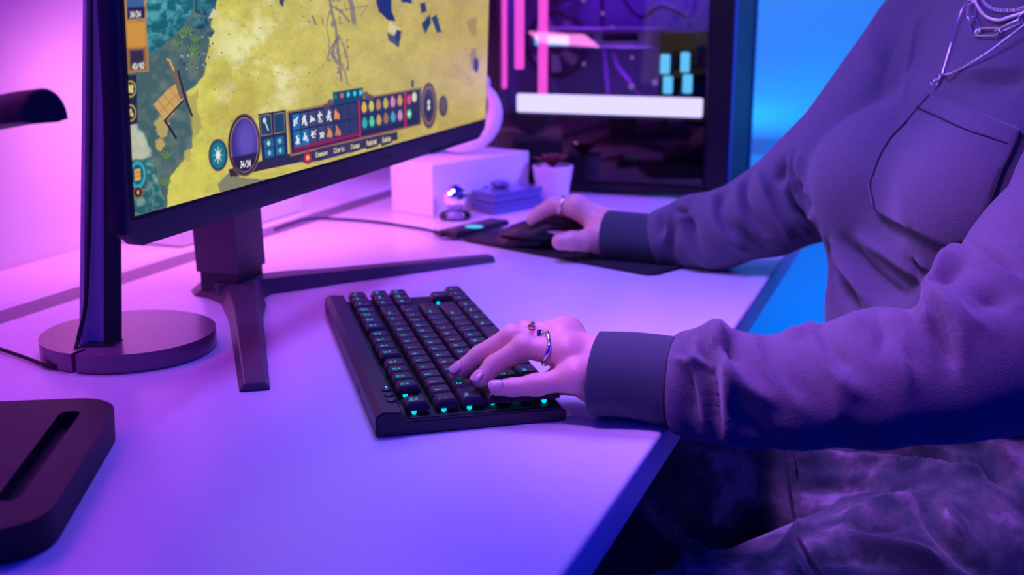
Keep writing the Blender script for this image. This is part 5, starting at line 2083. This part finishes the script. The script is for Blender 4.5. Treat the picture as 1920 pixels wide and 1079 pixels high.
def twist(P, r, turns, nstr=2, n=6):
    """a rope: strands wound around a path"""
    P = np.asarray(P)
    tan = np.gradient(P, axis=0)
    tan /= np.linalg.norm(tan, axis=1)[:, None]
    ref = FH * -1
    S = np.cross(tan, ref)
    S /= np.linalg.norm(S, axis=1)[:, None]
    U_ = np.cross(S, tan)
    out = []
    for k in range(nstr):
        ph = np.linspace(0, turns * 2 * math.pi, len(P)) + 2 * math.pi * k / nstr
        out.append(tube(P + (S * np.cos(ph)[:, None] + U_ * np.sin(ph)[:, None]) * r * 0.75, r, n))
    return join(*out)


def around_neck(P, n=14, off=0.004, r1=0.082):
    """carry both ends of a chain up over the shoulders to the nape"""
    out = [np.asarray(P)]
    for end, sgn in ((0, -1), (-1, 1)):
        q = (P[end] - MO) @ PA_
        ph0, r0 = math.atan2(q[1], q[0] + 0.06), math.hypot(q[0] + 0.06, q[1])
        ph1 = math.pi * (1 if sgn > 0 else -1)
        if (ph0 > 0) != (sgn > 0):
            ph0 = 0.05 * sgn
        tt_ = np.linspace(0, 1, n + 1)[1:]
        ph, rr_ = ph0 + (ph1 - ph0) * tt_, r0 + (r1 - r0) * np.minimum(1, tt_ * 2)
        A = np.stack([pp_(-0.06 + r * math.cos(a), r * math.sin(a), 0.50) for a, r in zip(ph, rr_)])
        for _ in range(120):
            A[:, 2] -= (sd_torso(A) - off) * 0.7
        out = [A[::-1]] + out if end == 0 else out + [A]
    return np.vstack(out)


# long thin chain with a small pendant
ch_l = on_torso(N1((640, -60), (600, 10), (540, 100), (500, 200), (440, 380), (380, 600), (320, 800), (296, 885)), 0.0030, 8)
ch_r = on_torso(N1((296, 885), (340, 890), (430, 862), (640, 750), (860, 610), (1100, 430), (1269, 300), (1420, 180)), 0.0085, 10)
ch_r[:6] = ch_r[:6] + (ch_l[-1] - ch_r[0]) * np.linspace(1, 0, 6)[:, None]
nk1 = thing('pendant_necklace', ch_l[-1], 'long thin silver necklace with a small ornate pendant on the sweatshirt', 'necklace')
full = around_neck(np.vstack([ch_l, ch_r[1:]]), 20)
ch_l, ch_r = full[:20 + len(ch_l)], full[20 + len(ch_l) - 1:]
part('chain', tube(ch_l, 0.0008, 7), 'silver', nk1, smooth=True)
part('chain', twist(spline(ch_r, 2), 0.00075, 70), 'silver', nk1, smooth=True)
pd = on_torso(N1((285, 900), (262, 935), (235, 965), (200, 1000)), 0.0042, 3)
pdn = part('pendant', join(*[sphere(p + np.array([0, 0, 0.0]) + _r * dx + np.array([0, 0, dz]), (r, r, r * 0.9), 10, 8) for p, r, dx, dz in
                             ((pd[1], .0016, 0, 0), (pd[4], .0019, .0012, .0008), (pd[4], .0015, -.0018, -.0005), (pd[6], .0020, .0016, -.001), (pd[7], .0017, -.0016, .0012), (pd[8], .0020, .0022, -.0022), (pd[9], .0019, -.0012, -.0008), (pd[9], .0014, -.003, .0006))]), 'silver', nk1, smooth=True)
c0_ = pd[0]
part('bail', tube([c0_ + (_r * math.cos(a) + np.array([0, 0, 1.0]) * math.sin(a)) * 0.0019 for a in np.linspace(0, 2 * math.pi, 16, endpoint=False)], 0.0005, 6, closed=True), 'silver', nk1, smooth=True)


# chain of long paper-clip links
def clip_link(c, d, nrm, L, Wd, r):
    """stadium-shaped link lying along d, flat against nrm"""
    s = np.cross(nrm, d)
    s /= np.linalg.norm(s)
    P = []
    h = L / 2 - Wd / 2
    for i in range(9):
        a = -math.pi / 2 + math.pi * i / 8
        P.append(c + d * (h + Wd / 2 * math.cos(a)) + s * (Wd / 2 * math.sin(a)))
    for i in range(9):
        a = math.pi / 2 + math.pi * i / 8
        P.append(c + d * (-h + Wd / 2 * math.cos(a)) + s * (Wd / 2 * math.sin(a)))
    return tube(P, r, 8, closed=True)


nodes = on_torso(N1((650, -170), (635, 25), (650, 225), (715, 380), (955, 375), (1240, 245), (1440, 60)), 0.0048, 1)
nodes = around_neck(nodes, 9, 0.005)
nk2 = thing('link_necklace', nodes[12], 'chunky silver necklace of long paper-clip links', 'necklace')
toC = -_f
for i in range(len(nodes) - 1):
    a, b = nodes[i], nodes[i + 1]
    d = b - a
    L = np.linalg.norm(d)
    d = d / L
    nrm = toC - (toC @ d) * d
    nrm /= np.linalg.norm(nrm)
    if i % 2:                                   # links seen edge-on
        nrm = np.cross(d, nrm) * 0.9 + nrm * 0.45
        nrm /= np.linalg.norm(nrm)
    part('link', clip_link((a + b) / 2, d, nrm, L + 0.0045, 0.0082, 0.0010), 'silver', nk2, smooth=True)

# rope chain and a finer chain close to the collar
P_ = on_torso(N1((670, -120), (690, 0), (730, 90), (800, 180), (900, 232), (1000, 238), (1100, 205), (1269, 150), (1420, 70)), 0.0040, 14)
P_ = spline(around_neck(P_, 24, 0.0045), 3)
solid('rope_necklace', twist(P_, 0.00125, 62, 3), 'silver', 'short twisted silver rope necklace below the fine chain', 'necklace', smooth=True)
P_ = on_torso(N1((740, -90), (780, 0), (830, 60), (900, 105), (1000, 125), (1150, 120), (1269, 90), (1420, 20)), 0.0036, 8)
P_ = around_neck(P_, 44, 0.004)
nk4 = thing('chain_necklace', P_[70], 'fine silver chain necklace, highest of the four by the collar', 'necklace')
for i in range(0, len(P_) - 2, 2):
    a, b = P_[i], P_[i + 2]
    d = b - a
    L = np.linalg.norm(d)
    d = d / L
    nrm = toC - (toC @ d) * d
    nrm /= np.linalg.norm(nrm)
    if (i // 2) % 2:
        nrm = np.cross(d, nrm) * 0.8 + nrm * 0.6
    part('link', clip_link((a + b) / 2, d, nrm / np.linalg.norm(nrm), L + 0.0012, 0.0027, 0.00045), 'silver', nk4, smooth=True)

# ================================================================== CHAIR under the person
M('chair_fabric', (0.02, 0.02, 0.025), 0.8, bump=0.3, bscale=600)
ch0 = pp_(0.02, 0.0, -0.74)
chair = thing('office_chair', ch0, 'black office chair the person sits on', 'chair')
st = prism(rrect(-0.23, -0.24, 0.22, 0.24, 0.07, 6), -0.405, -0.340, 0.02, 3)
part('seat', xf(st, PA_, MO + PF * 0.02), 'chair_fabric', chair, auto=40)
bk = prism(rrect(-0.21, -0.24, 0.21, 0.28, 0.08, 6), -0.02, 0.03, 0.015, 2)
part('backrest', xf((bk[0][:, [2, 0, 1]] + [-0.27, 0, 0.0], bk[1]), PA_, MO), 'chair_fabric', chair, auto=40)
part('back_bracket', tube([pp_(-0.16, 0, -0.415), pp_(-0.30, 0, -0.41), pp_(-0.315, 0, -0.20)], 0.018, 10), 'black_plastic', chair, smooth=True)
part('column', tube([ch0 + [0, 0, 0.07], ch0 + [0, 0, 0.335]], 0.025, 16), 'steel_dark', chair, smooth=True)
for i in range(5):
    a = 2 * math.pi * i / 5 + 0.3
    d = np.array([math.cos(a), math.sin(a), 0])
    lg = part('leg', tube([ch0 + [0, 0, 0.085], ch0 + d * 0.27 + [0, 0, 0.065]], [0.022, 0.014], 10), 'black_plastic', chair, smooth=True)
    part('caster', sphere(ch0 + d * 0.27 + [0, 0, 0.027], (0.024, 0.024, 0.026), 14, 10), 'rubber', lg, smooth=True)
